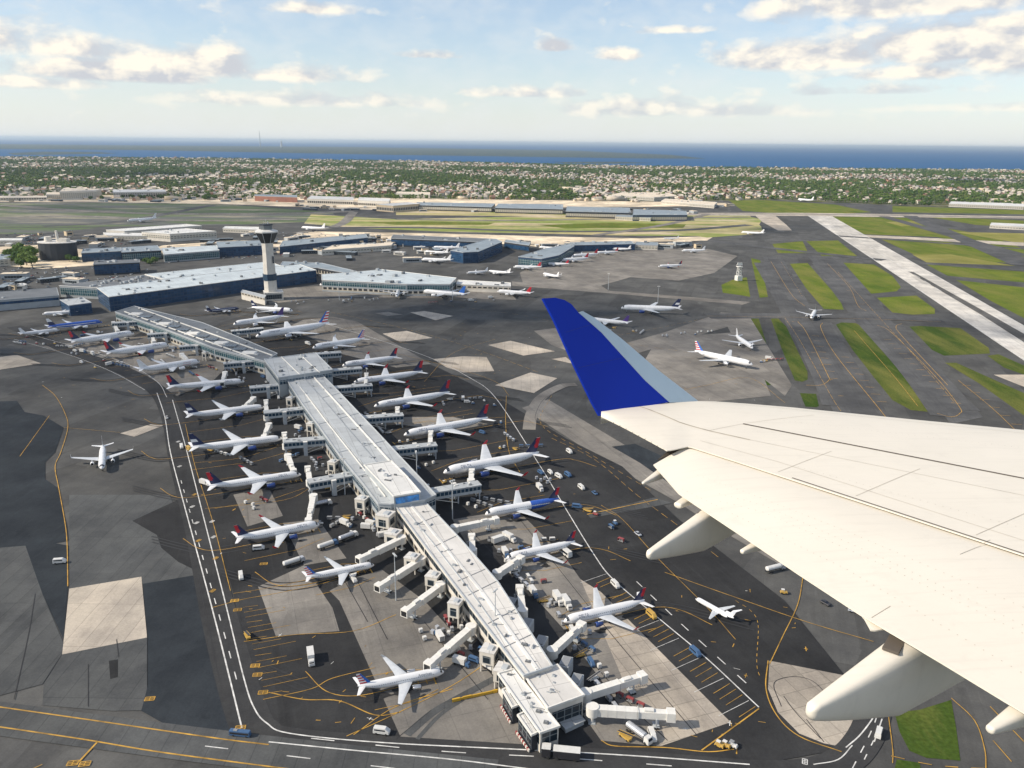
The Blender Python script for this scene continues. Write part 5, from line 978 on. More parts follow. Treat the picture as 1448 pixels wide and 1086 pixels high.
# ---- control tower
def tower():
    a = at(384, 423); root = empty('control_tower', (a.x, a.y, 0), .35, 'tall cream control tower with flared dark glass cab and a blue band round its shaft', 'control tower')
    def octa(r, z, n=8): return [(math.cos(2*math.pi*i/n+.39)*r, math.sin(2*math.pi*i/n+.39)*r, z) for i in range(n)]
    MB().loft([octa(9.6, 9), octa(9.2, 25)]).build('lower_shaft', m_cream, root); MB().loft([octa(10.2, 25), octa(10.2, 33)]).build('blue_band', g_blue, root); MB().loft([octa(9, 33), octa(8.0, 60), octa(8.6, 72)]).build('upper_shaft', m_cream, root)
    MB().loft([octa(9.0, 72), octa(16.4, 85)]).build('flared_collar', dark, root); o = MB().loft([octa(16.8, 85), octa(17, 86.4), octa(10, 88.6)]).build('gallery_roof', m_white, root)
    MB().loft([octa(8.2, 88.2), octa(9.2, 94)]).build('cab_glass', g_dark, root); MB().loft([octa(10, 94), octa(9.6, 95.2)]).build('cab_roof', m_darkw, root)
    b = MB(); b.tube((0, 0, 95), (0, 0, 101), .25); b.tube((3, 1, 95), (3, 1, 98), .8); b.tube((-3, -2, 95), (-3, -2, 99), .15); b.build('antenna', m_steel, root)
    for k in range(8): b = MB(); t = 2*math.pi*(k+.0)/8+.39; b.tube((math.cos(t)*9.1, math.sin(t)*9.1, 72), (math.cos(t)*16.5, math.sin(t)*16.5, 85), .3, n=5); b.build('mullion', m_steel, root)
    MB().box((5.5, -6.3, 51), (4.5, .4, 9), -.86).build('stair_window', g_dark, root)
    b = MB(); b.box((3, -2, 5), (26, 22, 10)); b.build('base_building', m_cream, root); b = MB(); b.box((3, -13.1, 5), (22, .2, 6)); b.box((-10.1, -2, 5), (.2, 18, 6)); b.box((16.1, -2, 5.0), (.2, 16, 6)); b.build('base_windows', g_dark, root); MB().box((3, -2, 10.2), (27, 23, .5)).build('base_roof', m_roof_w, root)
    root.scale = (.86, .86, .97); return root
tower()
b_, _, _ = building('link_bridge', 'walkway', 'low cream link bridge on columns left of the control tower foot', [(343, 410), (376, 418), (374, 421), (341, 413)], 9, m_cream, m_roof, [(5.5, 8, g_door, None)])

# ---- main terminal and others beyond (roof outlines traced, height given)
BD = [
 ('terminal_hall', 'terminal', 'long blue glass terminal with a pale sloping roof behind the control tower', [(154, 420), (300, 401), (447, 382), (424, 374), (290, 388), (137, 407)], 17, m_blue, m_roof_t, [(1, 6, g_blue, None), (7.5, 15.4, g_blue, None)], 24, m_white),
 ('terminal_hall', 'terminal', 'dark flat roofed rear of the blue glass terminal with many roof machines', [(137, 407), (234, 397), (205, 389), (84, 404)], 14, m_grey, m_roof_d, [(3, 11.5, g_teal, None)], 34, m_white),
 ('terminal_hall', 'terminal', 'pale rear roof behind the blue glass terminal, left of the tower', [(236, 396), (400, 377), (380, 370), (205, 388)], 14.5, m_grey, m_roof_t, [(3, 11, g_teal, None)], 12, m_white),
 ('low_terminal', 'terminal', 'long low dark roofed terminal at the far left edge', [(-90, 432), (83, 418), (80, 407), (-90, 419)], 12, m_grey, m_roof_d, [(7, 10, g_blue, None)], 6, m_grey),
 ('gate_house', 'gate house', 'dark blue glass gate house between the far left terminal and the pier', [(98, 432), (129, 428), (117, 421), (85, 424)], 12, m_blue, m_roof, [(2, 10, g_blue, None)], 3, m_steel),
 ('satellite', 'concourse', 'curved pale concourse with glass front right of the control tower', [(455, 396), (520, 399), (575, 402), (636, 402), (645, 393), (600, 388), (540, 381), (500, 385), (455, 388)], 15, m_grey, m_roof_t, [(2, 6, g_door, None), (8, 13, g_teal, None)], 14, m_white),
 ('satellite', 'concourse', 'white low arm running right from the end of the curved concourse', [(645, 402), (722, 405), (722, 400), (648, 396)], 9, m_cream, m_roof_w2, [(4, 7, g_door, None)], 4, m_white),
 ('low_link', 'concourse', 'curving dark roofed link between the tower terminal and the curved concourse', [(400, 370), (455, 372), (505, 384), (500, 388), (450, 379), (395, 377)], 12, m_darkw, m_roof_b, [(4, 9, g_door, None)], 6, m_steel),
 ('low_terminal', 'terminal', 'long grey roofed terminal range behind the tower, right', [(395, 349), (520, 336), (517, 331), (400, 341)], 13, m_blue, m_roof_b, [(2, 10, g_blue, None)], 6, m_steel),
 ('low_terminal', 'terminal', 'cream low range before the far dark court', [(455, 354), (553, 347), (556, 343), (470, 347)], 9, m_cream, m_roof_c, [(3, 7, g_far, None)], 4, m_white),
 ('dark_terminal', 'terminal', 'dark terminal range along the back of the far court', [(553, 337), (700, 343), (702, 338), (556, 332)], 15, m_darkw, m_roof_d, [(3, 12, g_blue, None)], 8, m_steel),
 ('dark_terminal', 'terminal', 'dark glass terminal arm with rounded end pointing to the viewer, left one', [(637, 354), (655, 357), (676, 356), (710, 342), (702, 338), (690, 338)], 18, m_blue, m_roof_b, [(2, 15, g_blue, None)], 6, m_steel),
 ('dark_terminal', 'terminal', 'blue green terminal arm, right one, pointing to the viewer', [(733, 363), (766, 366), (790, 361), (812, 348), (806, 345), (770, 352)], 14, m_blue, m_roof_b, [(2, 11, g_teal, None)], 6, m_steel),
 ('dark_terminal', 'terminal', 'dark terminal range running right from the right hand arm', [(806, 347), (898, 345), (892, 341), (806, 343)], 12, m_blue, m_roof_b, [(2, 10, g_blue, None)], 5, m_steel),
 ('dark_terminal', 'terminal', 'low dark building between the two far arms', [(713, 342), (748, 347), (750, 343), (716, 339)], 12, m_darkw, m_roof_b, [(2, 9, g_blue, None)], 2, m_steel),
 ('low_terminal', 'terminal', 'low cream range at the far right end of the dark terminal', [(898, 346), (930, 347), (930, 343), (900, 342)], 9, m_cream, m_roof_b, [(2, 7, g_far, None)], 2, m_steel),
 ('office_block', 'office block', 'dark blue slab block among the car parks at the left', [(132, 374), (197, 371), (197, 367), (134, 369)], 16, m_darkw, m_roof_d, [(2, 14, g_blue, None)], 5, m_grey),
 ('low_terminal', 'terminal', 'blue glass low range right of the round block', [(115, 358), (172, 355), (170, 350), (118, 352)], 14, m_blue, m_roof_b, [(2, 11, g_blue, None)], 4, m_steel),
 ('low_terminal', 'terminal', 'dark range with pale roof between the round block and the tower', [(172, 357), (228, 354), (222, 347), (172, 350)], 14, m_darkw, m_roof_b, [(2, 11, g_teal, None)], 4, m_steel),
 ('low_terminal', 'terminal', 'white fronted arched range left of the tower top', [(232, 360), (310, 354), (306, 347), (228, 351)], 13, m_grey, m_roof_t, [(2, 11, g_teal, None)], 4, m_white),
 ('low_terminal', 'terminal', 'dark roofed range immediately left of the tower', [(308, 350), (372, 347), (370, 340), (306, 342)], 16, m_blue, m_roof_b, [(2, 13, g_blue, None)], 4, m_steel),
 ('white_hangar', 'hangar', 'white walled hangar with windows along its side, far left of the tower', [(240, 331), (306, 327), (262, 323), (200, 328)], 15, m_cream, m_roof_w2, [(5, 11, g_far, None)], 4, m_white),
 ('white_hangar', 'hangar', 'long thin white roofed shed behind the white hangar', [(176, 327), (285, 319), (262, 317), (150, 325)], 9, m_cream, m_roof_w2, [(2, 6, g_far, None)], 0, m_white),
 ('white_shed', 'shed', 'white roofed shed left of the white hangar', [(150, 333), (238, 334), (232, 330), (146, 329)], 8, m_cream, m_roof_w2, [(2, 6, g_far, None)], 0, m_white),
 ('white_shed', 'shed', 'white roofed shed right of the white hangar near the tower', [(315, 323), (366, 325), (366, 321), (318, 320)], 8, m_cream, m_roof_w2, [(2, 6, g_far, None)], 0, m_white),
 ('white_shed', 'shed', 'thin white shed at the far left before the shaded airfield', [(-20, 340), (30, 340), (32, 337), (-20, 337)], 8, m_cream, m_roof_w2, [(2, 6, g_far, None)], 0, m_white),
 ('white_shed', 'shed', 'grey roofed shed at the left edge beside the tree clump', [(-60, 372), (14, 366), (20, 360), (-60, 365)], 10, m_cream, m_roof_b, [(2, 8, g_far, None)], 2, m_steel),
 ('cream_blocks', 'block', 'row of tall cream blocks on the far side of the shaded airfield', [(84, 271), (132, 270), (143, 267), (90, 266)], 26, m_cream, m_roof_c, [(4, 22, g_far, None)], 3, m_white),
 ('cream_blocks', 'block', 'lower cream block left of the tall cream row', [(65, 275), (92, 275), (92, 272), (66, 272)], 14, m_cream, m_roof_c, [(4, 11, g_far, None)], 0, m_white),
 ('cream_blocks', 'block', 'long cream row with scalloped front right of the tall blocks', [(160, 272), (235, 271), (232, 268), (160, 268)], 20, m_cream, m_roof_w2, [(4, 16, g_door, None)], 3, m_white),
 ('far_shed', 'shed', 'low cream shed line at the far left edge', [(-40, 280), (66, 279), (66, 277), (-40, 277)], 10, m_cream, m_roof_c, [(3, 8, g_door, None)], 0, m_white),
 ('red_shed', 'shed', 'long red fronted shed on the far edge of the airfield', [(360, 277), (420, 279), (420, 276), (360, 275)], 16, m_brick, m_roof_b, [], 0, m_white),
 ('white_hangar', 'hangar', 'white hangar block with bright gable beyond the yellow grass', [(556, 291), (594, 288), (578, 286), (532, 289)], 18, m_tan, m_roof_w2, [(3, 12, g_door, None)], 0, m_white),
 ('white_hangar', 'hangar', 'long white hangar right of the red shed', [(434, 281), (500, 283), (500, 279), (440, 277)], 16, m_cream, m_roof_w2, [(3, 10, g_door, None)], 0, m_white),
 ('white_hangar', 'hangar', 'second long white hangar right of the red shed', [(506, 283), (550, 285), (552, 281), (508, 279)], 18, m_cream, m_roof_w2, [(3, 10, g_door, None)], 0, m_white),
 ('cargo_shed', 'cargo shed', 'blue grey cargo shed, first from the left in the far row', [(585, 290), (695, 293), (700, 288), (590, 286)], 14, m_darkw, m_roof_b, [(3, 10, g_far, None)], 5, m_steel),
 ('cargo_shed', 'cargo shed', 'blue grey cargo shed, second in the far row', [(700, 294), (796, 296), (796, 289), (705, 288)], 14, m_darkw, m_roof_b, [(3, 10, g_far, None)], 5, m_steel),
 ('cargo_shed', 'cargo shed', 'blue grey cargo shed, third in the far row', [(800, 299), (892, 301), (890, 294), (802, 292)], 15, m_darkw, m_roof_b, [(3, 10, g_far, None)], 5, m_steel),
 ('cargo_shed', 'cargo shed', 'blue grey cargo shed, last on the right of the far row', [(895, 304), (972, 304), (970, 298), (896, 296)], 15, m_blue, m_roof_b, [(3, 10, g_far, None)], 5, m_steel),
 ('cargo_shed', 'cargo shed', 'pale shed before the last blue grey cargo shed', [(870, 306), (920, 308), (922, 304), (874, 303)], 9, m_cream, m_roof_b, [(2, 7, g_far, None)], 0, m_steel),
 ('cream_blocks', 'block', 'cream hospital like block standing among the far trees', [(560, 273), (608, 275), (608, 272), (562, 271)], 12, m_cream, m_roof_c, [(3, 9, g_far, None)], 0, m_white),
 ('cream_blocks', 'block', 'cream mall like block beyond the cargo sheds', [(860, 276), (925, 279), (960, 277), (940, 272), (880, 272)], 12, m_cream, m_roof_c, [(3, 9, g_far, None)], 4, m_white),
 ('cream_blocks', 'block', 'cream flat row right of the mall like block', [(935, 284), (1010, 290), (1014, 286), (940, 281)], 10, m_cream, m_roof_c, [(2, 8, g_far, None)], 3, m_white),
 ('cream_blocks', 'block', 'long white row at the far right beyond the runway grass', [(1342, 288), (1448, 292), (1448, 288), (1345, 285)], 10, m_cream, m_roof_w2, [(2, 8, g_far, None)], 0, m_white),
 ('cream_blocks', 'block', 'white building at the far right edge beside the parking line', [(1400, 318), (1470, 322), (1470, 318), (1402, 315)], 8, m_cream, m_roof_w2, [(2, 6, g_far, None)], 0, m_white),
]
for k, (nm, cat, lb, pts, z, wl, rf, bands, nu, rim) in enumerate(BD): building(nm, cat, lb, pts, z, wl, rf, bands, nu=nu, seed=20+k, rim=rim, big=1.6 if k < 5 else 2.2)
# small sheds, porches and plant scattered through the far terminals
rq = random.Random(12); SH = {}
for zone, n in [([(0, 345), (60, 330), (200, 334), (230, 346), (120, 352), (0, 352)], 26), ([(230, 345), (360, 330), (560, 334), (700, 345), (640, 350), (440, 362), (240, 366)], 80), ([(460, 345), (640, 350), (620, 380), (480, 372)], 22), ([(0, 380), (120, 382), (130, 400), (0, 412)], 12), ([(420, 290), (560, 294), (960, 296), (1000, 304), (700, 300), (420, 297)], 75), ([(0, 281), (400, 281), (400, 286), (0, 286)], 45), ([(980, 284), (1040, 290), (1030, 293), (960, 291)], 14), ([(700, 345), (1000, 346), (1000, 351), (800, 352)], 24)]:
    xs, ys = [a for a, _ in zone], [b_ for _, b_ in zone]; k = 0
    while k < n:
        x, y = rq.uniform(min(xs), max(xs)), rq.uniform(min(ys), max(ys))
        if not inpoly(x, y, zone): continue
        p = at(x, y); q = rq.randrange(4); k += 1
        if q not in SH:
            r = empty('small_shed'); W_, D_, H_ = [(16, 8, 4), (26, 11, 6), (10, 9, 7), (34, 9, 4.5)][q]; MB().box((0, 0, H_/2), (W_, D_, H_)).build('wall', [m_cream, m_grey, m_tan, m_darkw][q], r); b = MB(); b.box((0, 0, H_+.2), (W_+.8, D_+.8, .4)); b.box((W_*.2, 0, H_+.8), (W_*.2, D_*.4, .9), taper=.9); b.build('roof', [m_roof_w2, m_roof_c, m_roof_d, m_roof_b][q], r); MB().box((0, -D_/2-.03, H_*.45), (W_*.7, .1, H_*.4)).build('window', g_dark, r); SH[q] = r; o = r
        else: o = copy_tree(SH[q])
        o.location = (p.x, p.y, 0); o.rotation_euler = (0, 0, rq.choice([.2, .9, 1.8, -.3])); s_ = rq.uniform(.7, 1.3); o.scale = (s_, s_, s_)
        w_ = ['small white roofed', 'small cream roofed', 'small dark roofed', 'small low blue roofed'][q]; tag(o, f'{w_} service shed among the far terminals', 'shed', f'{w_} service sheds among the far terminals')
# round dark block with a chimney
def round_block():
    a = at(84, 366); root = empty('round_block', (a.x, a.y, 0), 0, 'dark drum shaped block with a short chimney, left of the car parks', 'office block')
    def rg(r, z, n=20): return [(math.cos(2*math.pi*i/n)*r*1.1, math.sin(2*math.pi*i/n)*r*.8, z) for i in range(n)]
    MB().loft([rg(27, 0), rg(27, 27)]).build('wall', m_darkw, root); MB().loft([rg(27.6, 27), rg(27.6, 28.2)]).build('roof', m_roof_w, root)
    b = MB(); b.tube((-14, 0, 28), (-14, 0, 36), 6, 5.2, 14); b.build('tank', m_cream, root); MB().tube((2, 0, 28), (1, 0, 46), 2.6, 1.7, 12).build('chimney', m_cream, root); MB().box((12, 0, 30.5), (14, 12, 5)).build('plant_room', m_cream, root)
round_block()
# radar tower by the remote stand grass
a = at(1044, 397); root = empty('radar_tower', (a.x, a.y, 0), .3, 'slim white lattice radar tower on the grass left of the taxiways', 'radar tower'); b = MB()
for sx in (-1, 1):
    for sy in (-1, 1): b.tube((sx*3, sy*3, 0), (sx*1.8, sy*1.8, 20), .5, .35)
for k in range(5):
    for s in (-1, 1): b.beam((-2.6, s*2.6, k*4+.5), (2.4, s*2.4, k*4+4), .3, .3); b.beam((s*2.6, -2.6, k*4+.5), (s*2.4, 2.4, k*4+4), .3, .3)
b.build('lattice', m_white, root); b = MB(); b.box((0, 0, 20.5), (7, 7, 1)); b.box((0, 0, 4), (8, 8, 7)); b.build('platform', m_white, root); MB().box((0, 0, 24.5), (10, .8, 4), taper=.7).build('antenna', m_white, root)
# masts on the horizon
for px, py, py2, w, lb in [(368, 204, 186, 14, 'thin lattice mast standing on the horizon left of centre'), (398, 204, 199.5, 40, 'pale tower block on the horizon right of the mast')]:
    d = ray(px, py); k = 24000/d.y; x, y, z0 = d.x*k, 24000, H+d.z*k; z1 = H+ray(px, py2).z*k; root = empty('far_mast', (x, y, 0), 0, lb, 'mast'); MB().tube((0, 0, min(z0, -1)), (0, 0, z1), w, w*.35).build('shaft', m_grey, root); MB().tube((0, 0, z1), (0, 0, z1+30), w*.3, w*.1).build('tip', m_white, root)

# light masts
def lamp_mast():
    r = empty('light_mast'); MB().tube((0, 0, 0), (0, 0, 22), .32, .16).build('pole', m_steel, r); b = MB(); b.box((0, 0, 22), (3.2, .5, .4)); b.build('crossbar', m_steel, r)
    for s in (-1.2, 0, 1.2): MB().box((s, -.35, 21.8), (.7, .5, .6), taper=.8).build('floodlight', m_white, r)
    return r
for k, (x, y) in enumerate([(488, 700), (640, 735), (433, 560), (520, 560), (340, 505), (250, 480), (700, 905), (590, 690), (860, 410), (930, 430), (640, 425), (480, 425), (560, 850)]):
    p = at(x, y); o = proto('mast', lamp_mast); o.location = (p.x, p.y, ZG); o.rotation_euler = (0, 0, k*.7); tag(o, 'slim grey floodlight mast on the apron', 'light mast', 'floodlight masts on the aprons')

# ================================================================== CAR PARKS: single mesh cars
def tiny_car(c):
    b = MB(); shell(b, 4.6, 1.9, .3, 1.0, .1, .1); b.loft([[(1.1, -.8, 1.0), (-1.7, -.8, 1.0), (-1.7, .8, 1.0), (1.1, .8, 1.0)], [(.4, -.65, 1.5), (-1.2, -.65, 1.5), (-1.2, .65, 1.5), (.4, .65, 1.5)]], 1); return b.build('parked_car', [VC[c], scr])
lots = [([(0, 378), (200, 378), (230, 395), (130, 400), (60, 415), (0, 412)], 120), ([(60, 330), (200, 338), (190, 350), (110, 348), (0, 345), (0, 330)], 60), ([(230, 362), (420, 352), (440, 362), (240, 372)], 60), ([(380, 328), (560, 332), (540, 342), (400, 345)], 40)]
protoc = {}
for P, n in lots:
    xs, ys = [a for a, _ in P], [b for _, b in P]; k = 0
    while k < n:
        x, y = rs.uniform(min(xs), max(xs)), rs.uniform(min(ys), max(ys))
        if not inpoly(x, y, P): continue
        p = at(x, y).xy; p = Vector((round(p.x/3.2)*3.2, round(p.y/11)*11)); c = rs.choice(['white', 'silver', 'grey', 'black', 'blue', 'red', 'white', 'silver'])
        if c in protoc: o = protoc[c].copy(); COL.objects.link(o)
        else: o = protoc[c] = tiny_car(c)
        o.location = (p.x, p.y, ZG); o.rotation_euler = (0, 0, math.pi/2+rs.choice([0, math.pi])); o.scale = (1.1,)*3; k += 1
        tag(o, f'tiny {c} car parked in the car parks behind the terminal', 'parked car', f'{c} cars in the far car parks')
# ================================================================== SUBURB
t_leaf = []
for k, c in enumerate([(.045, .085, .020), (.065, .110, .024), (.095, .140, .030)]):
    m = bpy.data.materials.new('foliage'); m.use_nodes = True; t = NT(m.node_tree); bs = t.n['Principled BSDF']; tc = t.node('ShaderNodeTexCoord'); oi = t.node('ShaderNodeObjectInfo')
    f = t.noise(tc.outputs['Object'], .35 if k < 3 else 1, 4, .7); t.l.new(t.mix(t.rng(f, .3, .7), tuple(x*.6 for x in c), tuple(x*1.5 for x in c)), bs.inputs['Base Color']); bs.inputs['Roughness'].default_value = .9; bs.inputs['Specular IOR Level'].default_value = .15; t_leaf.append(m)
bark = mat('bark', (.09, .06, .04), .9)
def crown_mesh(seed, n=26, leaves=260):
    """leaf clumps and loose leaf faces through the volume of a crown about 1 m across"""
    rr = np.random.default_rng(seed); V, Fc = [], []
    ico = [(0, 0, 1), (.894, 0, .447), (.276, .851, .447), (-.724, .526, .447), (-.724, -.526, .447), (.276, -.851, .447), (.724, .526, -.447), (-.276, .851, -.447), (-.894, 0, -.447), (-.276, -.851, -.447), (.724, -.526, -.447), (0, 0, -1)]
    fi = [(0, 1, 2), (0, 2, 3), (0, 3, 4), (0, 4, 5), (0, 5, 1), (1, 6, 2), (2, 7, 3), (3, 8, 4), (4, 9, 5), (5, 10, 1), (6, 7, 2), (7, 8, 3), (8, 9, 4), (9, 10, 5), (10, 6, 1), (6, 11, 7), (7, 11, 8), (8, 11, 9), (9, 11, 10), (10, 11, 6)]
    for _ in range(n):
        d = rr.normal(size=3); d /= np.linalg.norm(d); p = d*rr.uniform(.15, .40)*np.array([1, 1, .8])+np.array([0, 0, .05]); s = rr.uniform(.10, .2); i = len(V)
        for q in ico: V.append(p+np.array(q)*s*rr.uniform(.7, 1.25))
        Fc += [tuple(i+a for a in f) for f in fi]
    for _ in range(leaves):
        d = rr.normal(size=3); d /= np.linalg.norm(d); p = d*rr.uniform(.35, .56)*np.array([1, 1, .8])+np.array([0, 0, .05]); u = rr.normal(size=3); u /= np.linalg.norm(u); w = np.cross(u, d); s = .05; i = len(V)
        V += [p+u*s, p+w*s, p-u*s*.8]; Fc.append((i, i+1, i+2))
    return np.array(V), Fc
def np_mesh(name, V, Fc, m, parent=None):
    me = bpy.data.meshes.new(name); me.from_pydata([tuple(v) for v in V], [], Fc); me.materials.append(m); o = bpy.data.objects.new(name, me); COL.objects.link(o); o.parent = parent; return o
TP = []
for k in range(5):
    r = empty('tree'); V, Fc = crown_mesh(k+1, 44, 420); np_mesh('crown', V*np.array([12, 12, 11])+np.array([0, 0, 6.8]), Fc, t_leaf[k % 3], r)
    b = MB(); b.tube((0, 0, 0), (.3, 0, 4), .42, .28, 7); b.tube((.3, 0, 4), (1.8, .6, 7.5), .26, .12, 5); b.tube((.3, 0, 4), (-1.4, -.6, 8), .26, .12, 5); b.tube((.3, 0, 4), (.2, 1.6, 8.4), .22, .1, 5); b.build('trunk', bark, r); TP.append(r)
first = set(); 
def tree(x, y, s, label, group, z=0.):
    k = rs.randrange(5)
    if k in first: o = copy_tree(TP[k])
    else: first.add(k); o = TP[k]
    o.location = (x, y, z); o.rotation_euler = (0, 0, rs.random()*6.28); o.scale = (s*rs.uniform(.85, 1.2), s*rs.uniform(.85, 1.2), s*rs.uniform(.8, 1.1)); return tag(o, label, 'tree', group)
for k, (x, y, s) in enumerate([(12, 366, 1.5), (20, 363, 1.3), (28, 360, 1.7), (36, 364, 1.9), (44, 369, 2.0), (38, 375, 1.9), (50, 362, 1.4), (24, 371, 1.5), (15, 374, 1.3), (46, 378, 1.6), (30, 379, 1.4)]):
    p = at(x, y); tree(p.x, p.y, s, 'broad green tree in the clump left of the drum shaped block', 'trees in the clump left of the drum shaped block')
for k, (x, y) in enumerate([(160, 367), (176, 366), (184, 363), (193, 364), (207, 373), (213, 375), (220, 372), (98, 370), (108, 371), (200, 362)]): p = at(x, y); tree(p.x, p.y, 1., 'dark tree among the car parks right of the drum shaped block', 'trees among the car parks')

h_w = [mat('house_white', (.58, .53, .45), .8, var=.1, scale=.05), mat('house_cream', (.56, .47, .34), .8, var=.1, scale=.05), mat('house_brick', (.36, .20, .14), .8, var=.1, scale=.05)]
h_r = [mat('roof_grey', (.28, .27, .26), .85, var=.2, scale=.05), mat('roof_pale', (.48, .43, .36), .8, var=.2, scale=.05), mat('roof_brown', (.24, .15, .11), .85, var=.2, scale=.05)]
def house_geo(): 
    V = [(-5, -4, 0), (5, -4, 0), (5, 4, 0), (-5, 4, 0), (-5, -4, 5.5), (5, -4, 5.5), (5, 4, 5.5), (-5, 4, 5.5), (-5.4, 0, 8.6), (5.4, 0, 8.6), (-5.4, -4.5, 5.3), (5.4, -4.5, 5.3), (5.4, 4.5, 5.3), (-5.4, 4.5, 5.3)]
    return V, [(0, 1, 5, 4), (1, 2, 6, 5), (2, 3, 7, 6), (3, 0, 4, 7), (4, 7, 8), (5, 9, 6)], [(10, 11, 9, 8), (12, 13, 8, 9)]
HV, HW, HR = house_geo(); HP = {}
def house(x, y, s, a, i, j, label, group):
    if (i, j) not in HP:
        r = empty('house'); 
        for nm, fs, m in (('wall', HW, h_w[i]), ('roof', HR, h_r[j])):
            b = MB(); [b.face([HV[q] for q in f]) for f in fs]
            if nm == 'roof': b.box((2, 1, 8.3), (.9, .9, 2.0))
            b.build(nm, m, r)
        HP[(i, j)] = r; o = r
    else: o = copy_tree(HP[(i, j)])
    o.location = (x, y, -.6); o.rotation_euler = (0, 0, a); o.scale = (s, s, s); return tag(o, label, 'house', group)
AFp = [tuple(at(x, y).xy) for x, y in airf]
def edge_y(px):
    for (x0, y0), (x1, y1) in zip(airf, airf[1:]):
        if x0 <= px <= x1: return y0+(y1-y0)*(px-x0)/(x1-x0)
    return 290
def shore_y(px):
    for (x0, y0), (x1, y1) in zip(shore, shore[1:]):
        if x0 <= px <= x1: return y0+(y1-y0)*(px-x0)/(x1-x0)
    return 224 if px < 0 else 241
blocks = []
def clear(x, y, r=30): return all((x-a)**2+(y-b)**2 > (r+q)**2 for a, b, q in blocks)
for nm, cat, lb, pts, z, *_ in BD:
    if min(p[1] for p in pts) < 292:
        w = [at(a, b, z).xy for a, b in pts]; c = sum(w, Vector((0, 0)))/len(w); n = int((w[0]-w[1]).length//60)+1
        for k in range(n+1): q = w[0].lerp(w[1], k/n); q2 = w[-1].lerp(w[2 if len(w) == 4 else 1], k/n); blocks.append((*((q+q2)/2), 45))
from mathutils import noise as mn
def cn_(x, y, s, o=0): return mn.noise(Vector((x*s, y*s, o)))
pts_t, pts_h = [], []
a_s = .35                                   # street grid of the suburb
ymax = 11500
for _ in range(135000):
    y = 2400+(ymax-2400)*rs.random()**.85; x = rs.uniform(-.72*y-100, .72*y+100)
    px = 724+F*x/ (y*math.cos(PITCH)+H*math.sin(PITCH)); v = Vector((x, y, -H)); c = v.dot(fw); X = 724+F*v.dot(rt)/c; Y = 543-F*v.dot(up)/c
    if Y > edge_y(X)-.4 or Y < shore_y(X)+.4: continue
    n1 = cn_(x, y, .0011); n2 = cn_(x, y, .0035, 5); built = n1*1.2+.7*n2-.0+(.12 if Y > 268 else 0)
    if 240 < Y < 262 and n1 < .1: built -= .1
    if not clear(x, y, 18): continue
    if rs.random() < (.24 if built > .12 else .15 if built > 0 else .02): pts_h.append((x, y))
    elif rs.random() < (.5 if built > 0 else .97): pts_t.append((x, y))
u_ = Vector((math.cos(a_s), math.sin(a_s))); w_ = Vector((-u_.y, u_.x))
def snap(x, y):
    p = Vector((x, y)); a, b = p.dot(u_), p.dot(w_); b = round(b/76)*76+(17 if rs.random() < .5 else -17); return u_*a+w_*b
pts_h = [snap(x, y) for x, y in pts_h]; pts_h.sort(key=lambda p: p.y); pts_t.sort(key=lambda p: p[1])
for k, p in enumerate(pts_h[:260]):
    i = rs.choice([0, 0, 0, 1, 1, 2]); j = rs.choice([0, 1, 1, 2]); w = ['white', 'cream', 'brick'][i]; q = ['grey', 'pale', 'brown'][j]
    house(p.x, p.y, rs.uniform(1.0, 1.8), a_s+rs.choice([0, math.pi/2]), i, j, f'tiny {w} house with {q} roof in the suburb just beyond the airfield', f'{w} houses with {q} roofs in the suburb')
for x, y in pts_t[:250]: tree(x, y, rs.uniform(.9, 1.5), 'green tree along the near edge of the far suburb', 'trees along the near edge of the suburb', -.6)
def scatter(name, tv, groups, pts, smin, smax, aniso=(1, 1, 1), rots=None, label=None, cat=None):
    """many copies of one template merged into one mesh; groups = [(faces, [materials])]"""
    tv = np.array(tv, float); n = len(pts); nv = len(tv); P = np.array([(p[0], p[1]) for p in pts]); S = RNG.uniform(smin, smax, n); A = rots if rots is not None else RNG.uniform(0, 6.28, n)
    c, s = np.cos(A)[:, None], np.sin(A)[:, None]; X, Y = tv[:, 0][None]*S[:, None]*aniso[0], tv[:, 1][None]*S[:, None]*aniso[1]; Z = tv[:, 2][None]*S[:, None]*aniso[2]*RNG.uniform(.8, 1.2, n)[:, None]
    V = np.stack([P[:, 0][:, None]+X*c-Y*s, P[:, 1][:, None]+X*s+Y*c, Z-.6], -1).reshape(-1, 3)
    me = bpy.data.meshes.new(name); me.vertices.add(n*nv); me.vertices.foreach_set('co', V.ravel()); loops, starts, tot, mi = [], [], [], []; mats_ = []; pos = 0
    for fs, ms in groups:
        base = len(mats_); mats_ += ms; pick = RNG.integers(0, len(ms), n)
        for f in fs:
            L = (np.arange(n)*nv)[:, None]+np.array(f)[None]; loops.append(L.ravel()); starts.append(pos+np.arange(n)*len(f)); tot.append(np.full(n, len(f))); mi.append(base+pick); pos += n*len(f)
    me.loops.add(pos); me.loops.foreach_set('vertex_index', np.concatenate(loops).astype(np.int32)); st = np.concatenate(starts); me.polygons.add(len(st)); me.polygons.foreach_set('loop_start', st.astype(np.int32)); me.polygons.foreach_set('loop_total', np.concatenate(tot).astype(np.int32)); me.polygons.foreach_set('material_index', np.concatenate(mi).astype(np.int32))
    for m in mats_: me.materials.append(m)
    me.update(calc_edges=True); me.validate(); o = bpy.data.objects.new(name, me); COL.objects.link(o); return tag(o, label, cat, kind='stuff')
hr = np.array([a_s+rs.choice([0, math.pi/2]) for _ in pts_h[260:]])
scatter('houses', HV, [(HW, h_w+[h_w[0]]*2), (HR, h_r+[h_r[1]]*2)], pts_h[260:], .9, 2.0, rots=hr, label='thousands of pale houses spread through the far suburb', cat='houses')
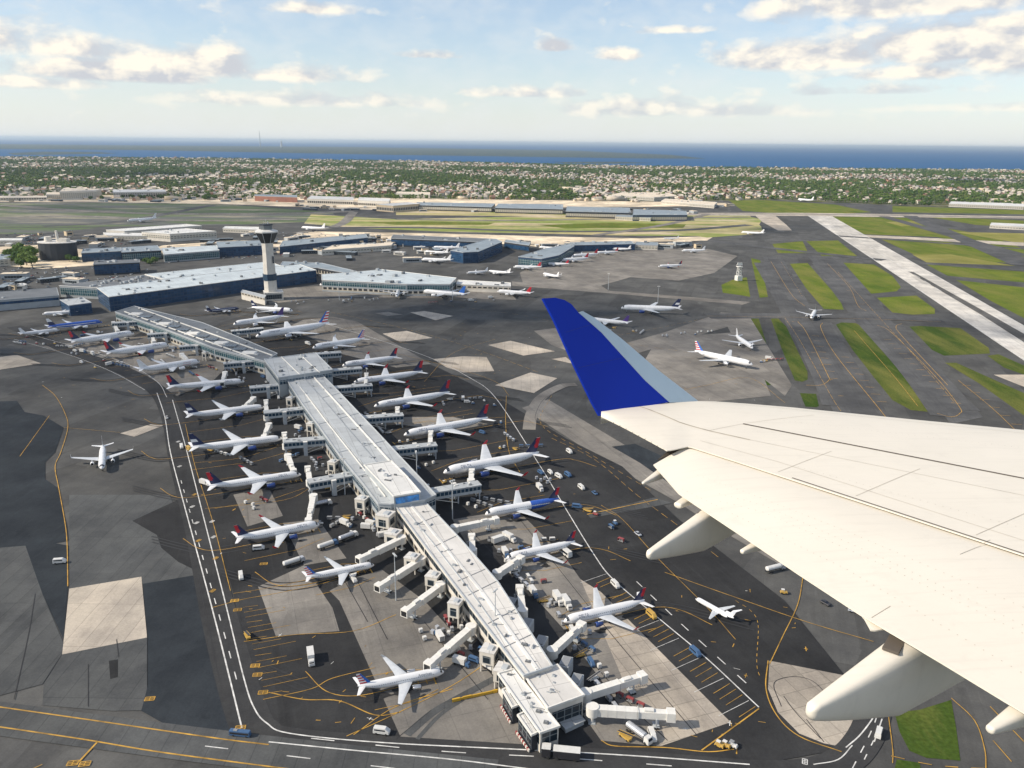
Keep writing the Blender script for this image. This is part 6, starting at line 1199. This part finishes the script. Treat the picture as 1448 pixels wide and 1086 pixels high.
V, Fc = crown_mesh(77, 5, 10); V = V*np.array([13, 13, 12])+np.array([0, 0, 5]); scatter('trees', V, [(Fc, t_leaf)], pts_t[250:], .8, 1.7, label='mass of far trees filling the suburb towards the bay', cat='trees')
# bigger pale blocks in the suburb
tb = MB().box((0, 0, 5), (46, 22, 10)); pb = [p for p in pts_h if rs.random() < (.13 if p.y < 3900 else .05 if p.y < 5200 else .02)]
scatter('large_blocks', tb.v, [(tb.f, h_w[:2]+[h_r[1]])], pb, .5, 1.25, rots=np.array([a_s+rs.choice([0, 1.571]) for _ in pb]), label='larger pale flat roofed blocks scattered through the suburb', cat='blocks')

# ================================================================== THE WING IN FRONT
ZW = H-6.0
cream = bpy.data.materials.new('wing_paint'); cream.use_nodes = True
def wing_paint(m, col, rough=.42, dirt=.10):
    t = NT(m.node_tree); b = t.n['Principled BSDF']; tc = t.node('ShaderNodeTexCoord'); o = tc.outputs['Object']
    c = t.mix(t.rng(t.noise(o, .5, 5, .6), .3, .7), tuple(x*.96 for x in col), tuple(min(1, x*1.03) for x in col))
    c = t.mix(t.m('MULTIPLY', t.rng(t.noise(t.mapping(o, rot=.9, scale=(.6, 8, 1)), 1, 5, .65), .52, .78), dirt), c, tuple(x*.55 for x in col))
    c = t.mix(t.m('MULTIPLY', t.rng(t.noise(o, 2.2, 6, .7), .56, .75), dirt*1.2), c, tuple(x*.7 for x in col))
    t.l.new(c, b.inputs['Base Color']); b.inputs['Roughness'].default_value = rough; b.inputs['Coat Weight'].default_value = .12; b.inputs['Coat Roughness'].default_value = .25
    bn = t.node('ShaderNodeBump'); bn.inputs['Strength'].default_value = .25; bn.inputs['Distance'].default_value = .02; t.l.new(t.noise(o, .9, 3), bn.inputs['Height']); t.l.new(bn.outputs[0], b.inputs['Normal'])
wing_paint(cream, (.69, .65, .565), .5, .2); gapm = mat('panel_gap', (.10, .085, .07), .8); seam = mat('panel_seam', (.42, .38, .31), .7, var=.3, scale=2)
wroot = empty('aircraft_wing', tuple(at(1250, 750, ZW)), 0, 'large cream white wing in the foreground with blue winglet and lowered flaps', 'aircraft wing')
W0 = wroot.location.copy()
def wp(px, py, dz=0.): return at(px, py, ZW+dz)-W0
def curve(pts, n):
    P = [Vector(p) for p in pts]; T = [0]
    for a, b in zip(P, P[1:]): T.append(T[-1]+(b-a).length)
    out = []
    for k in range(n+1):
        d = T[-1]*k/n; i = max(j for j in range(len(P)-1) if T[j] <= d+1e-9); f = (d-T[i])/max(1e-9, T[i+1]-T[i]); out.append(P[i].lerp(P[i+1], f))
    return out
def panel(name, front, back, m, bulge=0., th=.12, drop=0., z0=0., n=60, nc=14, te=.02, up_f=.0):
    """curved sheet with thickness lofted from a front to a back line given in photo pixels on the wing plane"""
    A, B = curve(front, n), curve(back, n); R = []
    for a, b in zip(A, B):
        a3, b3 = wp(a[0], a[1], z0+up_f), wp(b[0], b[1], z0-drop); top, bot = [], []
        for k in range(nc+1):
            u = k/nc; p = a3.lerp(b3, u); h = bulge*(math.sin(math.pi*u**.62)); t_ = th*math.sqrt(max(0, u*2)) if u < .08 else th*(1-u)*1.09+te
            top.append(p+Vector((0, 0, h))); bot.append(p+Vector((0, 0, h*.2-t_)))
        R.append(top+bot[::-1])
    o = MB().loft(R).build(name, m, wroot); smooth_by_angle(o, 28); return o, A, B
LE = [(985, 567), (1010, 567.5), (1060, 571), (1120, 576), (1200, 584), (1300, 594), (1448, 608), (1700, 634)]
SP = [(848, 588), (905, 616), (942, 637), (972, 631), (1040, 652), (1120, 678), (1250, 720), (1448, 785), (1700, 868)]
tipfront = [(848, 588), (880, 578), (930, 570), (985, 567)]
# fixed wing: front line is tip curve + leading edge, back line is the aileron edge and spoiler edge
o, A_, B_ = panel('upper_skin', [(850, 587), (880, 578), (930, 570), (985, 567)]+LE[1:], [(850, 588.5), (880, 603), (912, 620), (944, 637.5), (974, 631)]+SP[4:], cream, bulge=.10, th=.22, n=120, nc=16)
# flaps: outboard and inboard, hanging slightly below the spoiler line
panel('flap', [(985, 630), (1040, 650), (1120, 676), (1250, 718), (1448, 783), (1700, 865)], [(924, 657), (960, 698), (1050, 758), (1130, 812), (1217, 869), (1330, 936), (1600, 1100)], cream, bulge=.07, th=.16, drop=.20, z0=-.07, n=90, nc=18)
panel('flap_tab', [(1214, 860), (1240, 862), (1268, 880)], [(1222, 874), (1232, 892), (1262, 888)], cream, bulge=0, th=.05, z0=-.30, drop=.04, n=8, nc=4)
panel('aileron_step', [(945, 637), (960, 633), (974, 630)], [(930, 650), (945, 644), (965, 635)], gapm, bulge=0, th=.05, z0=-.16, drop=.05, n=8, nc=4)
def on_top(pts, w, m, name, dz=.0, dash=None, bulge=None):
    """thin strip laid along the skin, projected down onto it along the vertical"""
    me_o = bulge; dg = bpy.context.evaluated_depsgraph_get(); P = [wp(*p) for p in pts]; Q = []
    for a, b in zip(P, P[1:]):
        n = max(2, int((b-a).length/.12))
        for k in range(n): Q.append(a.lerp(b, k/n))
    Q.append(P[-1]); b = MB()
    def h(p):
        best = None
        for tgt in TOPS:
            ok, loc, nn, _ = tgt.ray_cast(Vector((p.x, p.y, 5)), Vector((0, 0, -1)))
            if ok and (best is None or loc.z > best): best = loc.z
        return (best if best is not None else p.z)+.006+dz
    if dash:                                  # rivets
        acc = 0
        for a, c in zip(Q, Q[1:]):
            acc += (c-a).length
            if acc > dash: acc = 0; z = h(c); b.face([(c.x+w*math.cos(t), c.y+w*math.sin(t), z) for t in (0, 1.05, 2.1, 3.14, 4.19, 5.24)])
    else:
        L = []
        for i, c in enumerate(Q):
            d = (Q[min(i+1, len(Q)-1)]-Q[max(i-1, 0)]).to_2d().normalized(); s = Vector((-d.y, d.x))*w/2; l, r_ = c.to_2d()-s, c.to_2d()+s; L.append(((*l, h(Vector((*l, 0)))), (*r_, h(Vector((*r_, 0))))))
        for (a, b1), (c, d) in zip(L, L[1:]): b.face([a, c, d, b1])
    if b.f: b.build(name, m, wroot)
bpy.context.view_layer.update()
TOPS = [k for k in bpy.data.objects if k.parent is wroot and k.name.split('.')[0] in ('upper_skin', 'flap')]
on_top([(1120, 676), (1250, 718.5), (1448, 783.5), (1600, 833)], .03, gapm, 'panel_gap')
for pts, w in [([(900, 578), (960, 602), (1002, 613), (1060, 626)], .035), ([(1050, 605), (1448, 683), (1600, 712)], .055)]: on_top(pts, w, gapm if w > .05 else seam, 'panel_gap')
for pts in [[(1002, 613), (1050, 605)], [(1050, 605), (1150, 592)], [(1100, 668), (1175, 643)], [(1210, 702), (1300, 668)], [(1380, 757), (1448, 730)], [(1060, 626), (1200, 655), (1448, 706)], [(990, 625), (1100, 655), (1448, 766)], [(985, 570), (1100, 580), (1448, 616)], [(1236, 850), (1262, 838)], [(1358, 780), (1400, 764)]]: on_top(pts, .008, seam, 'panel_seam')
for pts in [[(980, 660), (1060, 690), (1200, 745), (1448, 850)], [(1010, 684), (1080, 705), (1250, 780), (1448, 872)], [(1010, 692), (1080, 713), (1250, 788), (1448, 882)], [(960, 672), (1060, 722), (1200, 790), (1448, 930)], [(1120, 660), (1448, 750)], [(1100, 600), (1448, 640)]]: on_top(pts, .0075, seam, 'rivet_row', dash=.10)
# spoiler joints, access panels, scuffs
for k in range(9):                            # static wicks on the trailing edges
    p = wp(868+k*9, 597+k*4.6, .0); MB().tube(p, p+Vector((-.14, -.16, -.02)), .004, .002, 4).build('static_wick', gapm, wroot)
# winglet: rises outboard from the tip chord
tA, tB = wp(848, 588, .0), wp(985, 567, .02); ch = (tB-tA).normalized(); outd = Vector((-ch.y, ch.x, 0)).normalized()
if outd.dot(Vector((-1, .3, 0))) < 0: outd = -outd
wd = (Vector((0, 0, 1))*math.cos(.30)+outd*math.sin(.30)); wn = ch.cross(wd).normalized()
def wl(px, py, off=0.):
    o = Vector((0, 0, H))-W0; d = ray(px, py); t_ = (tA-o).dot(wn)/d.dot(wn); return o+d*t_+wn*off
blue = bpy.data.materials.new('winglet_blue'); blue.use_nodes = True; wing_paint(blue, (.001, .026, .37), .5, .03); blue.node_tree.nodes['Principled BSDF'].inputs['Specular IOR Level'].default_value = .2; blue.node_tree.nodes['Principled BSDF'].inputs['Coat Weight'].default_value = .03
metal = bpy.data.materials.new('winglet_metal'); metal.use_nodes = True; wing_paint(metal, (.42, .52, .60), .38, .25); metal.node_tree.nodes['Principled BSDF'].inputs['Metallic'].default_value = .35
def sheet3(name, px, m, th, parent, off=0.):
    fr = [wl(x, y, off) for x, y in px]; bk = [wl(x, y, off-th) for x, y in px]; b = MB(); b.face(fr); b.face(bk[::-1]); n = len(fr)
    for i in range(n): b.face([fr[i], bk[i], bk[(i+1) % n], fr[(i+1) % n]][::-1])
    o = b.build(name, m, parent); smooth_by_angle(o, 20); return o
s_ = 1 if wn.dot(Vector((0, 0, H))-W0-tA) > 0 else -1
if s_ < 0: wn = -wn
inner = [(818, 442), (850, 470), (880, 503), (912, 538), (947, 568.5)]
wlt = sheet3('winglet', [(848, 588), (838, 570), (810, 512), (785, 455), (768, 422), (785, 421), (798, 424), (808, 430)]+inner+[(930, 571.5), (880, 580)], blue, .09, wroot)
sheet3('leading_edge_strip', [(818, 442), (824, 440), (840, 449), (880, 480), (930, 523), (965, 550), (987, 567), (965, 568.5), (947, 569.5)]+inner[::-1][1:-1], metal, .13, wlt, .012)
for q in ([(800, 470), (838, 458)], [(818, 520), (884, 505)]): 
    A_, B_ = wl(*q[0], .004), wl(*q[1], .004); MB().tube(A_, B_, .004, n=4).build('panel_seam', mat('blue_seam', (.004, .02, .2), .6), wlt)
# flap track fairings
def fairing(name, tip, top, zt, z1, D, rw, tipD=.16, tipw=.07, ext=1.8, flat=.62):
    """deep narrow canoe under the flap: top line from tip to the place it meets the flap, D deep there"""
    a, c = wp(*tip, zt), wp(*top, z1); d = (c-a); L = d.to_2d().length; u = Vector((d.x, d.y, 0)).normalized(); s = Vector((-u.y, u.x, 0)); R = []; N = 28
    for f in [-.012, 0, .02, .06, .15, .3, .5, .75, 1.0, 1.3, ext]:
        g = min(1, max(0, f)); zt_ = zt+(z1-zt)*g; e0 = .35 if f < 0 else .75 if f == 0 else 1
        dd = (tipD+(D-tipD)*g**.92)*e0; w = (tipw+(rw-tipw)*g**.9)*e0; zc = zt_-dd/2-(tipD*(1-e0)/2); P = []
        for i in range(N):
            t_ = 2*math.pi*i/N; x, y = math.cos(t_), math.sin(t_); x = math.copysign(abs(x)**(flat if y > 0 else .95), x); y = math.copysign(abs(y)**(flat if y > 0 else .9), y)
            q = a+u*L*f+s*x*w; P.append(Vector((q.x, q.y, zc+y*dd/2)))
        R.append(P)
    o = MB().loft(R).build(name, cream, wroot); smooth_by_angle(o, 60); return o
fairing('flap_track_fairing', (917, 780), (997, 724), -.62, -.40, .78, .16, .15, .06, flat=.5)
fairing('flap_track_fairing', (1146, 998), (1278, 908), -.72, -.42, 1.16, .25, .2, .08, flat=.5)
fairing('hinge_fairing', (909, 682), (935, 664), -.40, -.34, .20, .10, .05, .03); fairing('hinge_fairing', (958, 712), (985, 694), -.40, -.34, .22, .12, .1, .08)
fairing('hinge_fairing', (1049, 778), (1078, 762), -.42, -.36, .2, .09, .07, .04); fairing('hinge_fairing', (1400, 1028), (1442, 1000), -.44, -.36, .26, .12, .09, .05)
# dark slot with a hinge between flap and fairing
for c, s in (((1000, 722), 1.), ((1268, 905), 1.3)):
    p = wp(*c, -.44); b = MB(); b.box(p, (.5*s, .16*s, .04), .9); b.build('hinge_slot', gapm, wroot); MB().box(p+Vector((.12*s, .03, .05)), (.12*s, .2*s, .08), .9).build('hinge_bracket', m_tan, wroot)

# ================================================================== CUMULUS OVERHEAD (above the frame, their shade falls on the airfield)
cl = bpy.data.materials.new('cumulus'); cl.use_nodes = True; t = NT(cl.node_tree); bs = t.n['Principled BSDF']; bs.inputs['Base Color'].default_value = (.9, .9, .9, 1); bs.inputs['Roughness'].default_value = 1
tr = t.node('ShaderNodeBsdfTransparent'); mx = t.node('ShaderNodeMixShader'); mx.inputs[0].default_value = .14; t.l.new(tr.outputs[0], mx.inputs[1]); t.l.new(bs.outputs[0], mx.inputs[2]); t.l.new(mx.outputs[0], t.n['Material Output'].inputs['Surface'])
import bmesh
def cumulus(gx, gy, rx, ry, seed, n=30, hc=1200.):
    rr = random.Random(seed); k = hc/math.tan(SUN_EL); hx, hy = math.sin(SUN_AZ)*k, math.cos(SUN_AZ)*k; bm = bmesh.new()
    for _ in range(n):
        a, q = rr.random()*6.28, math.sqrt(rr.random()); s = rr.uniform(.22, .42)*min(rx, ry)
        M_ = Matrix.Translation((math.cos(a)*q*rx, math.sin(a)*q*ry, s*.25)) @ Matrix.Diagonal((s*1.3, s, s*.45, 1))
        g = bmesh.ops.create_icosphere(bm, subdivisions=3, radius=1, matrix=M_)
        for v in g['verts']: v.co += v.co.normalized()*0+Vector((1, 1, .6))*mn.noise(v.co/130.)*s*.35
    me = bpy.data.meshes.new('cumulus_cloud'); bm.to_mesh(me); bm.free(); me.materials.append(cl); o = bpy.data.objects.new('cumulus_cloud', me); COL.objects.link(o); o.location = (gx+hx, gy+hy, hc); tag(o, kind='structure')
for a in CUMULUS: cumulus(*a)

# ================================================================== AIR
hz = bpy.data.materials.new('haze'); hz.use_nodes = True; t = NT(hz.node_tree); t.n.remove(t.n['Principled BSDF']); v = t.node('ShaderNodeVolumePrincipled'); t.l.new(v.outputs[0], t.n['Material Output'].inputs['Volume'])
v.inputs['Color'].default_value = (.70, .85, 1, 1); v.inputs['Density'].default_value = HAZE_D; v.inputs['Anisotropy'].default_value = .25
b = MB(); b.box((0, 45000, 129.3), (170000, 130000, 262)); tag(b.build('haze', hz), kind='stuff')

# ================================================================== LABELS OF THE CLUTTER
LM2 = [l for l in LM if l[2]]+[(at(x, y).x, at(x, y).y, w) for x, y, w in [(650, 840, 'the middle of the warm roofed pier'), (780, 1000, 'the near tip of the pier'), (500, 620, 'the grey roofed middle of the pier'), (425, 515, 'the square junction of the pier'), (384, 425, 'the control tower'), (540, 410, 'the curved concourse'), (70, 500, 'the pale slab at the left edge')]]
buckets = {}
for o, c, k, x, y in SPOT:
    l = min(LM2, key=lambda q: (q[0]-x)**2+(q[1]-y)**2); dx, dy = x-l[0], y-l[1]
    side = ('right of' if dx > 0 else 'left of') if abs(dx) > abs(dy) else ('beyond' if dy > 0 else 'in front of')
    buckets.setdefault((c, k, side, l[2]), []).append((math.hypot(dx, dy), o))
ORD = ['closest', 'second closest', 'third closest', 'fourth closest', 'fifth closest', 'sixth closest', 'seventh closest', 'eighth closest']
for (c, k, side, w), L in buckets.items():
    L.sort(key=lambda q: q[0])
    for i, (_, o) in enumerate(L): o['label'] = (ORD[min(i, 7)]+' ' if len(L) > 1 else '')+f"{c} {WORD[k]} {side} {w}"; o['group'] = f'{c} {WORD[k]}s on the aprons'.replace('bodys', 'bodies')
